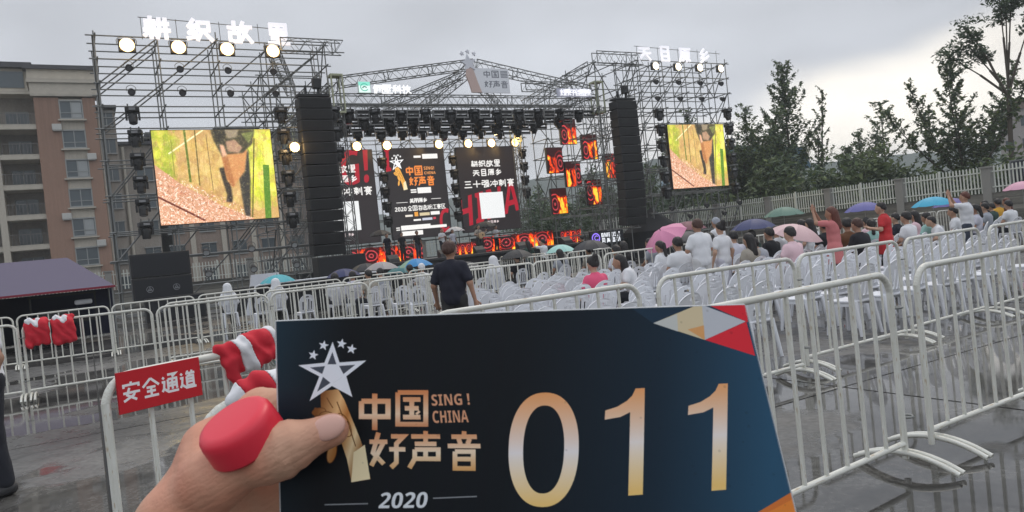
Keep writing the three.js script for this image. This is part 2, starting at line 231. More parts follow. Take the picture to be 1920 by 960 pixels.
// ---------------------------------------------------------------- hills and trees
{
  const g = new THREE.PlaneGeometry(760, 90, 160, 24), p = g.attributes.position;
  for (let i = 0; i < p.count; i++) { const x = p.getX(i), v = (p.getY(i) + 45) / 90; const top = 16 + 62 * fbm(x * 0.006 + 4.2, 1.3, 4) * (0.5 + 0.5 * sm(-400, 60, x)); p.setXYZ(i, x, top * v - 2 + 3.4 * v * (vnoise(x * 0.16, v * 9) - 0.5), -90 * v); }
  g.computeVertexNormals();
  const h = struct('hills', g, M([0.045, 0.062, 0.045], 0.95, 0, { side: THREE.DoubleSide }), 330, 0, -330); h.rotation.y = -0.82;
}
const bark = M([0.085, 0.07, 0.055], 0.9), leafCols = [[0.085, 0.125, 0.058], [0.105, 0.150, 0.060], [0.072, 0.112, 0.066], [0.140, 0.180, 0.065]];
const leafMat = new THREE.MeshPhysicalMaterial({ color: 0xffffff, vertexColors: true, roughness: 0.95, transmission: 0.3, thickness: 0, side: THREE.DoubleSide });
function leaves(spots, size, r, tint) { // every leaf is a bent pair of triangles
  const pos = [], col = [], idx = []; const a = V(), b = V(), n = V();
  for (const [x, y, z] of spots) {
    const s = size * (0.6 + 0.8 * r()); n.set(r() - 0.5, r() * 0.9 + 0.05, r() - 0.5).normalize(); a.set(r() - 0.5, r() - 0.5, r() - 0.5).cross(n).normalize(); b.crossVectors(n, a);
    const k = pos.length / 3, c = tint[Math.floor(r() * tint.length)], m = 0.75 + 0.5 * r();
    for (const [u, v, w] of [[-1, 0, 0], [0, -0.45, 0.12], [1, 0, 0], [0, 0.45, 0.12]]) { pos.push(x + (a.x * u + b.x * v + n.x * w) * s, y + (a.y * u + b.y * v + n.y * w) * s, z + (a.z * u + b.z * v + n.z * w) * s); col.push(c[0] * m, c[1] * m, c[2] * m); }
    idx.push(k, k + 1, k + 2, k, k + 2, k + 3);
  }
  const g = new THREE.BufferGeometry(); g.setAttribute('position', new THREE.Float32BufferAttribute(pos, 3)); g.setAttribute('color', new THREE.Float32BufferAttribute(col, 3)); g.setIndex(idx); g.computeVertexNormals(); return g;
}
function tree(name, label, x, z, h, o, seed, group) { // one or several leaders with rising side shoots, leaves along every shoot
  const r = rng(seed), t = thing(name, label, 'tree', x, 0, z, 0, group), wood = [], pts = [], L = o.leaders ?? 1, clear = o.clear ?? 0.22;
  const fork = V((o.lean || 0) * h * 0.2, h * clear * 0.8, 0); if (L > 1) wood.push(cyl(V(0, -0.3, 0), fork, h * 0.016 + 0.05, h * 0.013 + 0.03, 8));
  const shoot = (a, e, r1, dens, tuft) => { const m = a.clone().lerp(e, 0.5).add(V((r() - 0.5) * 0.25, -0.12 * a.distanceTo(e), (r() - 0.5) * 0.25)), c = new THREE.QuadraticBezierCurve3(a, m, e), n = Math.round(dens * a.distanceTo(e)); wood.push(new THREE.TubeGeometry(c, 4, r1, 4)); for (let k = 0; k < n; k++) { const q = 0.12 + 0.9 * r(), p = c.getPoint(Math.min(1, q)), w = tuft * (1.15 - 0.6 * q); pts.push([p.x + (r() - 0.5) * 2 * w, p.y + (r() - 0.45) * 1.7 * w, p.z + (r() - 0.5) * 2 * w]); } };
  for (let k = 0; k < L; k++) {
    const az = k * 2.4 + seed, out = L > 1 ? (o.fan ?? 0.3) * h * (0.45 + 0.6 * r()) * (k ? 1 : 0.1) : 0, top = h * (k ? 0.66 + 0.28 * r() : 1), a = L > 1 ? fork : V(0, -0.3, 0), e = V(a.x + Math.cos(az) * out + (o.drift || 0) * h, top, a.z + Math.sin(az) * out), mid = a.clone().lerp(e, 0.5).add(V(Math.cos(az) * out * 0.16, -0.02 * h, Math.sin(az) * out * 0.16)), c = new THREE.QuadraticBezierCurve3(a, mid, e);
    const n1 = 7; for (let i = 0; i < n1; i++) wood.push(cyl(c.getPoint(i / n1), c.getPoint((i + 1) / n1), lerp(h * 0.013 / Math.sqrt(L) + 0.03, 0.02, i / n1), lerp(h * 0.013 / Math.sqrt(L) + 0.03, 0.02, (i + 1) / n1), 6));
    const ns = Math.round((o.shoots ?? 34) / Math.sqrt(L));
    for (let i = 0; i < ns; i++) { const q0 = L > 1 ? 0.15 : clear, q = q0 + (1 - q0) * Math.pow((i + r()) / ns, 0.9), p = c.getPoint(Math.min(q, 0.995)), a2 = i * 2.4 + r(), len = (o.side ?? 0.24) * h * Math.pow(1.04 - q, 0.75) * (0.55 + 0.75 * r()) + 0.25; shoot(p, V(p.x + Math.cos(a2) * len, p.y + len * (o.rise ?? 0.75) * (0.6 + 0.7 * r()), p.z + Math.sin(a2) * len), 0.018, o.dens ?? 26, o.tuft ?? 0.22); }
    shoot(c.getPoint(0.8), e, 0.02, (o.dens ?? 26) * 1.2, 0.16);
  }
  part(t, 'trunk', mg(wood), bark); part(t, 'crown', leaves(pts, o.size ?? 0.16, r, o.tint || leafCols), leafMat); return t;
}
function bush(label, x, z, w, h, seed, tint, n = 2600, group = 'shrubs behind the fence') {
  const r = rng(seed), t = thing('shrub', label, 'shrub', x, 0, z, 0, group), pts = [], wood = [], cl = [];
  for (let i = 0; i < 16; i++) { const a = r() * 6.28, q = Math.sqrt(r()), y = h * (0.25 + 0.62 * r()) * (1.08 - 0.45 * q); cl.push([Math.cos(a) * q * w, y, Math.sin(a) * q * w, (0.16 + 0.16 * r()) * h]); }
  for (const c of cl) wood.push(cyl(V(c[0] * 0.15, 0, c[2] * 0.15), V(c[0], c[1], c[2]), 0.07, 0.03, 5));
  for (let i = 0; i < n; i++) { const c = cl[i % cl.length], a = r() * 6.28, b = Math.acos(2 * r() - 1), q = c[3] * Math.cbrt(r()) * (1 + 0.35 * (r() - 0.3)); pts.push([c[0] + q * Math.sin(b) * Math.cos(a), Math.max(0.1, c[1] + q * Math.cos(b)), c[2] + q * Math.sin(b) * Math.sin(a)]); }
  part(t, 'branches', mg(wood), bark); part(t, 'foliage', leaves(pts, 0.22, r, tint), leafMat); return t;
}
{
  const T = (px, d) => spot(px, 380, d), D2 = [leafCols[0], leafCols[2]], grp = 'trees behind the right-hand fence';
  const row = [
    ['tall bushy tree just right of the right scaffold tower', 1418, 62, 11.0, { leaders: 8, fan: 0.34, side: 0.22, shoots: 60, dens: 48, tuft: 0.4 }, 11],
    ['slender tree with a tall pointed leader beside the bushy one', 1490, 63, 14.3, { side: 0.22, shoots: 60, dens: 34, tuft: 0.26, rise: 1.3, clear: 0.25 }, 12],
    ['thin tree with one long bare whip leaning right', 1540, 60, 11.6, { leaders: 2, fan: 0.22, side: 0.09, shoots: 26, dens: 18, tuft: 0.13, drift: 0.10, rise: 1.4 }, 13],
    ['young light tree against the bright break in the clouds', 1668, 58, 9.7, { side: 0.26, shoots: 34, dens: 20, tuft: 0.2, rise: 0.8 }, 14],
    ['round dark tree just left of the young light tree', 1622, 68, 8.6, { leaders: 4, fan: 0.26, side: 0.22, shoots: 44, dens: 44, tuft: 0.36 }, 15],
    ['broad tree with many upright spiky branches near the grey pillar', 1815, 50, 11.4, { leaders: 9, fan: 0.46, side: 0.12, shoots: 62, dens: 26, tuft: 0.2, rise: 1.1, clear: 0.25 }, 16],
    ['leafy tree rising behind the right video screen', 1302, 68, 12.2, { leaders: 5, fan: 0.2, side: 0.2, shoots: 46, dens: 34, tuft: 0.34 }, 19],
    ['dark tree behind the right loudspeaker column', 1215, 80, 9.0, { leaders: 5, fan: 0.3, side: 0.22, shoots: 44, dens: 34, tuft: 0.38 }, 20],
    ['dark tree behind the flame tiles at stage right', 1115, 78, 9.0, { leaders: 6, fan: 0.34, side: 0.22, shoots: 48, dens: 34, tuft: 0.4, clear: 0.1 }, 21],
    ['low dark tree right of the stage back screens', 1015, 80, 7.6, { leaders: 5, fan: 0.36, side: 0.24, shoots: 46, dens: 34, tuft: 0.4, clear: 0.1 }, 22],
    ['bushy tree at the right side of the right tower', 1385, 74, 8.6, { leaders: 4, fan: 0.34, side: 0.24, shoots: 54, dens: 48, tuft: 0.42 }, 23],
  ];
  for (const [label, px, d, h, o, seed] of row) { const [x, z] = T(px, d); tree('tree', label, x, z, h, o, seed, grp); }
  { const [x, z] = T(1902, 46); // tall bare-stemmed tree at the right edge
    const t = thing('tree', 'tall tree with bare forked trunk and feathery tufts at right edge', 'tree', x, 0, z), r = rng(77), wood = [], pts = [];
    const limb = (a, b, r1, r2) => { const m = a.clone().lerp(b, 0.5).add(V(0.25 * (r() - 0.5), 0, 0.2 * (r() - 0.5))); wood.push(new THREE.TubeGeometry(new THREE.QuadraticBezierCurve3(a, m, b), 8, (r1 + r2) / 2, 6)); };
    const dir = (u, y, w = 0) => V(u * 0.5 + w * 0.5, y, u * 0.866 - w * 0.866);   // u runs across the view
    const A = V(0, 0, 0), Bq = dir(0.25, 7.6); limb(A, Bq, 0.17, 0.13);
    const tips = [[-2.6, 10.8, 0.4], [-2.0, 12.3, -0.5], [-1.3, 11.2, 0.6], [0.5, 13.2, 0], [1.2, 14.2, 0.5], [0.0, 14.8, -0.4], [1.8, 12.6, -0.3]];
    for (const [u, y, w] of tips) {
      const e = dir(u, y, w), k = dir(lerp(0.25, u, 0.45), lerp(7.6, y, 0.5), w * 0.5); limb(Bq, k, 0.08, 0.06); limb(k, e, 0.05, 0.03);
      for (let c = 0; c < 9; c++) { const cx = e.clone().lerp(k, r() * 0.45).add(V((r() - 0.5) * 1.3, (r() - 0.5) * 1.2, (r() - 0.5) * 1.3)); wood.push(cyl(e.clone().lerp(k, 0.4 * r()), cx, 0.02, 0.01, 4)); for (let i = 0; i < 60; i++) pts.push([cx.x + (r() - 0.5) * 0.85, cx.y + (r() - 0.5) * 0.6, cx.z + (r() - 0.5) * 0.85]); }
    }
    part(t, 'trunk', mg(wood), bark); part(t, 'crown', leaves(pts, 0.13, r, D2), leafMat);
  }
  let i = 0; const where = ['behind the right tower', 'under the bushy tree', 'under the slender tree', 'left of the round tree', 'below the young tree', 'right of the young tree', 'below the spiky trees', 'under the broad tree', 'near the board with the letter A', 'at the far right edge'];
  for (const [px, d, w, h] of [[1370, 60, 3.2, 5.0], [1430, 58, 3.4, 6.0], [1495, 57, 3.2, 6.6], [1560, 56, 3.2, 6.2], [1630, 54, 3.0, 5.6], [1700, 53, 2.8, 4.4], [1765, 50, 2.6, 4.2], [1822, 48, 2.6, 4.8], [1875, 46, 2.4, 4.8], [1925, 45, 2.4, 4.8]]) { const [x, z] = T(px, d); bush(`dense green shrub behind the right-hand fence, ${where[i]}`, x, z, w, h, 100 + i, i % 3 === 1 ? [leafCols[1], leafCols[3]] : leafCols, 3000); i++; }
  i = 0; const wh2 = ['left of the flame tiles', 'behind the lower flame tiles', 'behind the right loudspeaker column', 'behind the foot of the right tower'];
  for (const [px, d, w, h] of [[1010, 72, 3.6, 5.6], [1085, 71, 3.6, 6.2], [1165, 70, 3.4, 5.6], [1260, 67, 3.8, 5.6]]) { const [x, z] = T(px, d); bush(`dark shrub behind the stage, ${wh2[i]}`, x, z, w, h, 130 + i, D2, 2600, 'shrubs behind the stage'); i++; }
}

// ---------------------------------------------------------------- scaffolding, trusses and lamps of the stage
const galv = M([0.22, 0.23, 0.225], 0.5, 0.3), galvDark = M([0.15, 0.155, 0.15], 0.5, 0.3), black = M([0.018, 0.018, 0.019], 0.55), blackCloth = M([0.015, 0.0155, 0.018], 0.95), blackGloss = M([0.02, 0.02, 0.022], 0.3), silver = M([0.36, 0.36, 0.36], 0.4, 0.4);
function scaffold(label, xs, zs, levels, h, o = {}) {
  const t = thing('scaffold_tower', label, 'scaffold', xs[0], 0, zs[0]), X = xs.map((x) => x - xs[0]), Z = zs.map((z) => z - zs[0]), r = rng(o.seed || 3), R = 0.031;
  for (const x of X) for (const z of Z) { pole(t, 'standard', V(x + 0.02 * (r() - 0.5), 0.05, z), V(x + 0.03 * (r() - 0.5), h + 0.15 + 0.25 * r(), z), R, galv); part(t, 'base_plate', box(0.2, 0.03, 0.2), galvDark, x, 0.015, z); }
  const x0 = X[0] - 0.18, x1 = X[X.length - 1] + 0.18, zz0 = Z[0] + 0.18, zz1 = Z[Z.length - 1] - 0.18;
  levels.forEach((y, i) => {
    for (const z of Z) pole(t, 'ledger', V(x0 - 0.15 * r(), y + 0.02 * (r() - 0.5), z + 0.052), V(x1 + 0.15 * r(), y + 0.02 * (r() - 0.5), z + 0.052), R, galv);
    if (!o.noTransom) for (const x of X) pole(t, 'transom', V(x + 0.053, y + 0.055, zz0), V(x + 0.053, y + 0.055, zz1), R, galvDark);
  });
  for (let b = 0; b < X.length - 1; b++) for (let i = 0; i + 2 < levels.length; i += o.step ?? 2) for (const z of o.frontOnly ? [Z[0]] : Z) { const up = o.alt ? (b + i / 2) % 2 > 0.5 : true; const a = levels[i], c = levels[i + 2]; if (r() < (o.dens ?? 0.85)) pole(t, 'brace', V(X[b], up ? c : a, z - 0.055), V(X[b + 1], up ? a : c, z - 0.055), R, galvDark); }
  for (let k = 0; k < Z.length - 1; k++) for (let i = 0; i + 2 < levels.length; i += 2) for (const x of [X[0], X[X.length - 1]]) pole(t, 'side_brace', V(x - 0.055, levels[i + (k + i) % 2 * 2], Z[k]), V(x - 0.055, levels[i + 2 - (k + i) % 2 * 2], Z[k + 1]), R, galvDark);
  return t;
}
const LV = [12.2, 11.2, 10.2, 9.2, 8.25, 6.9, 5.4, 3.85, 2.65, 1.3, 0.25];
scaffold('left scaffold tower of steel tubes carrying a video screen and four lit lamps', [1.3, 3.72, 6.14, 8.56, 11.1], [-35.3, -36.5, -37.7], LV, 12.2, { seed: 4, dens: 0.7 });
scaffold('narrow scaffold wing behind the left loudspeaker column, running back beside the stage', [8.9, 10.4, 11.9], [-39.6, -42, -44.5], [11.8, 10.3, 9.4, 8.2, 6.7, 5.2, 3.7, 2.2, 0.7], 11.8, { seed: 8, alt: true });
scaffold('right scaffold tower of steel tubes carrying a video screen and four lamps', [30.8, 32.7, 34.6, 36.5, 38.3], [-35.3, -36.5, -37.7], LV, 12.2, { seed: 5, dens: 0.7 });
scaffold('narrow scaffold tower around the right loudspeaker column', [27.6, 29.2, 30.5], [-35.6, -38.6], [12.0, 10.4, 9.3, 7.9, 6.4, 4.9, 3.4, 1.9, 0.4], 12.0, { seed: 9, alt: true });
scaffold('scaffold wall at stage right holding the seven flame tiles', [28.2, 29.8, 31.4, 33.0, 34.6], [-42.4, -44.2], [10.6, 9.6, 8.6, 7.4, 6.0, 4.6, 3.2, 1.8, 0.4], 10.6, { seed: 6, alt: true, dens: 0.75 });
scaffold('scaffold back wall behind the three stage screens', [12.6, 14.6, 16.6, 18.4, 20.3, 22.2, 24.1, 26, 27.9, 29.5], [-47.6, -49.2], [9.6, 8.9, 7.4, 5.8, 4.2, 2.6], 9.8, { seed: 7, alt: true, dens: 0.9 });

function truss(name, label, a, b, w, hgt, group) { // four chords and zigzag lacing
  const t = thing(name, label, 'truss', a.x, a.y, a.z, 0, group), d = b.clone().sub(a), L = d.length(), u = d.clone().divideScalar(L);
  const side = V(0, 1, 0).cross(u).normalize().multiplyScalar(w / 2), up = u.clone().cross(side).normalize().multiplyScalar(hgt / 2); if (up.y < 0) up.negate();
  const c = [[1, 1], [1, -1], [-1, 1], [-1, -1]].map(([p, q]) => side.clone().multiplyScalar(p).addScaledVector(up, q));
  for (const k of c) pole(t, 'chord', k.clone(), k.clone().add(d), 0.028, galvDark);
  const n = Math.max(4, Math.round(L / 0.42)), lace = [];
  for (let i = 0; i < n; i++) { const p = u.clone().multiplyScalar(L * i / n), q = u.clone().multiplyScalar(L * (i + 1) / n); for (const [f, g] of [[0, 1], [2, 3], [0, 2], [1, 3]]) { const [s, e] = i % 2 ? [f, g] : [g, f]; lace.push(cyl(p.clone().add(c[s]), q.clone().add(c[e]), 0.014, 0.014, 5)); } if (i % 6 === 0) for (const [f, g] of [[0, 1], [2, 3]]) lace.push(cyl(p.clone().add(c[f]), p.clone().add(c[g]), 0.03, 0.03, 5)); }
  part(t, 'lacing', mg(lace), galv); return t;
}
const RT = 'trusses of the stage roof';
truss('roof_truss', 'left sloping box truss of the stage gable, rising to the logo sign', V(11.9, 10.62, -36), V(19.5, 11.75, -36), 0.5, 0.5, RT);
truss('roof_truss', 'right sloping box truss of the stage gable, falling from the logo sign', V(19.7, 11.75, -36), V(27.7, 10.35, -36), 0.5, 0.5, RT);
truss('roof_truss', 'long horizontal front truss under the gable', V(11.6, 9.72, -36), V(28.0, 9.72, -36), 0.5, 0.55, RT);
truss('roof_truss', 'second horizontal lighting truss from the front', V(11.6, 9.85, -38.6), V(28.0, 9.85, -38.6), 0.45, 0.45, RT);
truss('roof_truss', 'third horizontal lighting truss from the front', V(11.6, 9.98, -41.2), V(28.0, 9.98, -41.2), 0.45, 0.45, RT);
truss('roof_truss', 'rear horizontal lighting truss over the stage screens', V(11.6, 10.11, -43.8), V(28.0, 10.11, -43.8), 0.45, 0.45, RT);
truss('roof_truss', 'ridge truss running back from the gable peak', V(19.6, 11.6, -36.4), V(19.6, 10.6, -46), 0.5, 0.5, RT);
truss('roof_truss', 'left eave truss running back from the gable', V(11.7, 10.5, -36.4), V(11.7, 10.2, -46), 0.45, 0.45, RT);
truss('roof_truss', 'right eave truss running back from the gable', V(27.9, 10.4, -36.4), V(27.9, 10.2, -46), 0.45, 0.45, RT);
truss('roof_truss', 'inner diagonal truss at the left of the gable peak', V(14.6, 9.9, -41.2), V(19.3, 11.4, -37), 0.4, 0.4, RT);
truss('roof_truss', 'inner diagonal truss at the right of the gable peak', V(24.6, 9.9, -41.2), V(19.9, 11.4, -37), 0.4, 0.4, RT);
truss('tower_truss', 'box truss on top of the left tower reaching toward the stage', V(8.9, 12.0, -36.2), V(11.6, 12.0, -44), 0.5, 0.6, 'trusses on the towers');
truss('tower_truss', 'short box truss across the inner end of the left tower top', V(8.9, 12.05, -35.0), V(11.9, 12.05, -35.0), 0.5, 0.6, 'trusses on the towers');
truss('tower_truss', 'short box truss across the inner end of the right tower top', V(27.4, 12.2, -35.2), V(30.9, 12.2, -35.2), 0.5, 0.7, 'trusses on the towers');
truss('tower_truss', 'box truss running back from the right tower top', V(27.7, 11.9, -36), V(27.7, 11.3, -44), 0.5, 0.6, 'trusses on the towers');
truss('tower_truss', 'box truss above the white sponsor lettering at right', V(23.6, 10.95, -37.4), V(27.9, 10.95, -37.4), 0.5, 0.5, 'trusses on the towers');
for (const [x, lab] of [[11.7, 'left'], [27.9, 'right']]) for (const [z, l2] of [[-36, 'front'], [-46, 'rear']]) {
  const t = truss('truss_column', `${l2} ${lab} upright truss column carrying the stage roof`, V(x, 0.02, z + 0.01), V(x + 0.001, 9.4, z), 0.45, 0.45, 'roof columns');
  const s = part(t, 'sleeve_block', mg([box(0.62, 0.1, 0.62, 0, 9.05, 0), box(0.62, 0.1, 0.62, 0, 10.9, 0), ...[[-0.28, -0.28], [0.28, -0.28], [-0.28, 0.28], [0.28, 0.28]].map(([a, b]) => box(0.07, 1.9, 0.07, a, 10, b))]), M([0.42, 0.44, 0.30], 0.5, 0.2));
}

// moving-head lamp: base on top, yoke and head hanging below
function movingHead(label, x, y, z, ry, tilt, group) {
  const t = thing('moving_head_light', label, 'stage light', x, y, z, ry, group);
  part(t, 'base', MH.base, black); for (const s of [-0.13, 0.13]) part(t, 'clamp', MH.clamp, galvDark, s, 0, 0); part(t, 'nameplate', MH.plate, MHplate); part(t, 'yoke', MH.yoke, black);
  const h = part(t, 'head', MH.head, black, 0, -0.36, 0); h.rotation.x = tilt; const l = part(h, 'lens', MH.lens, lensMat); t.scale.setScalar(1.22); return t;
}
const MHplate = M([0.42, 0.43, 0.44], 0.5), lensMat = M([0.05, 0.055, 0.065], 0.08, 0.1);
const MH = {
  base: rbox(0.46, 0.17, 0.34, 0.03, 0, -0.085, 0), clamp: cyl(V(0, 0, 0), V(0, 0.12, 0), 0.025), plate: mg([box(0.2, 0.02, 0.01, 0, -0.06, 0.173), box(0.2, 0.02, 0.01, 0, -0.1, 0.173)]),
  yoke: mg([box(0.44, 0.06, 0.14, 0, -0.2, 0), box(0.07, 0.24, 0.15, -0.2, -0.33, 0), box(0.07, 0.24, 0.15, 0.2, -0.33, 0)]),
  head: mg([new THREE.LatheGeometry([[0, 0.17], [0.12, 0.17], [0.15, 0.1], [0.155, -0.08], [0.14, -0.12], [0.14, -0.21], [0.12, -0.23]].map((p) => new THREE.Vector2(...p)), 14), rbox(0.28, 0.17, 0.28, 0.04, 0, 0.02, 0)]), lens: new THREE.CylinderGeometry(0.115, 0.115, 0.02, 16).translate(0, -0.222, 0),
};
{ // rows of fixtures under the roof
  const rows = ['front', 'second', 'third', 'rear'], r = rng(21);
  const strobeFrame = mg([box(0.62, 0.05, 0.14, 0, 0.12, 0), box(0.62, 0.05, 0.14, 0, -0.2, 0), box(0.04, 0.36, 0.12, -0.3, -0.04, 0), box(0.04, 0.36, 0.12, 0.3, -0.04, 0), cyl(V(0, 0.12, 0), V(0, 0.3, 0), 0.02)]), strobeFace = mg([box(0.56, 0.09, 0.1, 0, 0.05, 0), box(0.56, 0.09, 0.1, 0, -0.12, 0)]);
  rows.forEach((nm, k) => {
    const z = -36.3 - k * 2.6; let a = 0, b = 0;
    for (let i = 0; i < 22; i++) {
      const x = 12.3 + i * 0.715 + 0.1 * (r() - 0.5) + (k % 2) * 0.3;
      if (i % 2 === 0) movingHead(`black moving-head light on the ${nm} roof truss, ${ord(++a)} from the left`, x, 9.36 + 0.13 * k - 0.1 * (r()), z + 0.1 * (r() - 0.5), (r() - 0.5) * 1.2, (r() - 0.4) * 1.3, 'moving heads under the roof');
      else { const t = thing('strobe_light', `two-bar strobe light in silver frame on the ${nm} roof truss, ${ord(++b)} from left`, 'stage light', x, 9.14 + 0.13 * k, z, (r() - 0.5) * 0.3, 'strobes under the roof'); part(t, 'frame', strobeFrame, silver); part(t, 'lamp_bar', strobeFace, blackGloss); t.rotation.x = 0.25; t.scale.setScalar(1.15); }
    }
  });
  const col = (x, n, y0, where, z = -34.95) => { for (let i = 0; i < n; i++) movingHead(`black moving-head light ${where}, ${ord(i + 1)} from the top`, x + 0.02 * (i % 2), y0 - i * 0.98, z, (r() - 0.5) * 0.5, (r() - 0.5) * 0.7, 'moving heads stacked beside the screens'); };
  col(2.42, 6, 9.1, 'left of the left video screen'); col(8.6, 6, 9.1, 'right of the left video screen'); col(31.75, 6, 9.1, 'left of the right video screen'); col(37.7, 6, 9.1, 'right of the right video screen');
  col(17.75, 5, 8.3, 'between the left and middle stage screens', -46.6); col(22.95, 5, 8.3, 'between the middle and right stage screens', -46.6); col(28.7, 4, 8.6, 'right of the right stage screen', -46.6); col(11.2, 3, 9.2, 'just right of the left loudspeaker column', -35.2);
}
// par cans on the towers
{
  const body = new THREE.LatheGeometry([[0, 0.17], [0.07, 0.16], [0.12, 0.06], [0.15, -0.14], [0.155, -0.16], [0.14, -0.16]].map((p) => new THREE.Vector2(...p)), 14).rotateX(-PI / 2 + 0.5), yoke = tube([V(-0.17, 0, 0), V(-0.17, 0.16, 0), V(0, 0.26, 0), V(0.17, 0.16, 0), V(0.17, 0, 0)], 0.014, 16, 5), lens = new THREE.CircleGeometry(0.14, 18).translate(0, 0, 0.12).rotateX(0.5);
  const pale = M([0.55, 0.57, 0.58], 0.25), dim = M([0.12, 0.12, 0.13], 0.2);
  const par = (label, x, y, z, lensM, group) => { const t = thing('par_lamp', label, 'stage light', x, y, z, 0, group); part(t, 'housing', body, black); part(t, 'bracket', yoke, galvDark); part(t, 'lens', lens, lensM); };
  for (const [side, x0, dx] of [['left', 2.48, 2.0], ['right', 31.86, 1.88]]) for (const [y, rn] of [[10.85, 'upper'], [9.82, 'lower']]) for (let i = 0; i < 4; i++) par(`unlit par lamp on the ${rn} rail of the ${side} tower, ${ord(i + 1)} from the left`, x0 + i * dx, y, -35.1, dim, `unlit par lamps on the ${side} tower`);
  for (const [y, rn] of [[2.72, 'upper'], [1.8, 'lower']]) for (let i = 0; i < 4; i++) par(`round pale par lamp low on the left tower, ${rn} row, ${ord(i + 1)} from the left`, 2.75 + i * 1.9, y, -34.5, pale, 'low par lamps of the left tower');
  for (let i = 0; i < 5; i++) par(`small par lamp at the foot of the right tower, ${ord(i + 1)} from the left`, 32 + i * 1.5, i % 2 ? 2.3 : 2.9, -35, dim, 'low par lamps of the right tower');
}
// lit floodlights: a glowing face and a light of the same size just in front
function flood(label, x, y, z, size, glow, power, color, group) {
  const t = thing('floodlight', label, 'lamp', x, y, z, 0, group), s = size;
  part(t, 'housing', mg([rbox(s * 1.15, s * 0.95, 0.2, 0.03, 0, 0, -0.12)]), black); part(t, 'bracket', tube([V(-s * 0.62, 0, -0.1), V(-s * 0.62, s * 0.5, -0.1), V(0, s * 0.62, -0.1), V(s * 0.62, s * 0.5, -0.1), V(s * 0.62, 0, -0.1)], 0.016, 12, 5), galvDark);
  part(t, 'glowing_face', new THREE.CircleGeometry(s * 0.5, 24).translate(0, 0, 0.004), M([0.9, 0.9, 0.9], 0.5, 0, { emissive: color, emissiveIntensity: glow }));
  const l = new THREE.PointLight(color, power, 0, 2); l.position.set(0, 0, 0.12 + s * 0.5); l.shadow.radius = s * 25; l.castShadow = true; l.name = 'lamp_light'; t.add(l); return t;
}
const WARM = lin(1, 0.62, 0.22), WARM2 = lin(1, 0.84, 0.58);
for (let i = 0; i < 4; i++) flood(`glaring warm floodlight on top of the left tower, ${ord(i + 1)} from the left`, 2.5 + i * 2.02, 11.75, -34.95, 0.58, 1.75, 1.6, WARM, 'lit floodlights on the left tower');
for (let i = 0; i < 4; i++) flood(`pale lit floodlight on top of the right tower, ${ord(i + 1)} from the left`, 31.9 + i * 1.88, 11.8, -34.95, 0.48, 1.2, 0.7, WARM2, 'lit floodlights on the right tower');
[15.9, 17.95, 21.7, 23.95, 25.8, 27.75].forEach((x, i) => flood(`glaring warm floodlight in the row over the stage screens, ${ord(i + 1)} from the left`, x, 9.0, -45.9, 0.56, 1.7, 4, WARM, 'lit floodlights over the stage screens'));
flood('single orange floodlight glaring between left video screen and loudspeaker column', 8.98, 7.18, -34.55, 0.44, 1.7, 4, WARM, 'lit floodlights on the left tower');

// ---------------------------------------------------------------- screens
function starShape(ctx, map, cx, cy, R, r2, rot = 0) { ctx.beginPath(); for (let i = 0; i < 10; i++) { const a = -PI / 2 + rot + i * PI / 5, q = i % 2 ? r2 : R; ctx[i ? 'lineTo' : 'moveTo'](...map(cx + Math.cos(a) * q, cy + Math.sin(a) * q)); } ctx.closePath(); }
function emblem(ctx, map, k, cols) { // open star held up by a raised fist; coordinates 780..1120 x 140..830
  for (const [x, y] of [[835, 225], [885, 178], [972, 170], [1020, 196]]) { starShape(ctx, map, x, y, 26, 11, 0.2); ctx.fillStyle = cols.star; ctx.fill(); }
  const poly = (p) => { ctx.beginPath(); p.forEach((q, i) => ctx[i ? 'lineTo' : 'moveTo'](...map(...q))); ctx.closePath(); };
  poly([[870, 400], [955, 390], [985, 440], [1010, 500], [1060, 620], [1078, 670], [1112, 810], [1020, 826], [998, 720], [960, 610], [905, 560], [845, 530], [832, 500], [842, 478], [872, 482]]); ctx.fillStyle = cols.arm; ctx.fill();
  for (const [x, y, a, b, q] of [[862, 498, 34, 18, -0.2], [905, 520, 40, 22, 0.2], [940, 600, 30, 52, -0.35], [925, 690, 22, 50, 0.25], [985, 560, 26, 60, -0.45]]) { ctx.beginPath(); for (let i = 0; i <= 20; i++) { const t = i / 20 * 2 * PI, u = Math.cos(t) * a, v = Math.sin(t) * b; ctx[i ? 'lineTo' : 'moveTo'](...map(x + u * Math.cos(q) - v * Math.sin(q), y + u * Math.sin(q) + v * Math.cos(q))); } ctx.fillStyle = cols.arm; ctx.fill(); ctx.strokeStyle = cols.line; ctx.lineWidth = 3 * k; ctx.stroke(); }
  poly([[1030, 688], [1084, 652], [1110, 810], [1018, 826]]); ctx.fillStyle = cols.cuff || '#f2e2b8'; ctx.fill();
  ctx.strokeStyle = cols.line; ctx.lineWidth = 4 * k; for (const l of [[[900, 430], [930, 480]], [[950, 450], [985, 540]], [[1000, 540], [1040, 660]]]) { ctx.beginPath(); ctx.moveTo(...map(...l[0])); ctx.lineTo(...map(...l[1])); ctx.stroke(); }
  const S = [[928, 185], [956, 270], [1065, 262], [985, 325], [1010, 410], [925, 365], [835, 425], [875, 325], [790, 280], [895, 270]];
  poly(S); ctx.fillStyle = cols.fill; ctx.fill(); ctx.strokeStyle = cols.star; ctx.lineWidth = 15 * k; ctx.lineJoin = 'miter'; ctx.stroke();
  poly([[895, 270], [956, 270], [985, 325], [925, 365], [875, 325]]); ctx.fillStyle = cols.star; ctx.fill();
  poly([[925, 365], [985, 325], [1010, 410]]); ctx.fill();
}
const glow = (map, k = 1) => M([0.012, 0.012, 0.012], 0.35, 0, { emissive: 0xffffff, emissiveMap: map, emissiveIntensity: k });
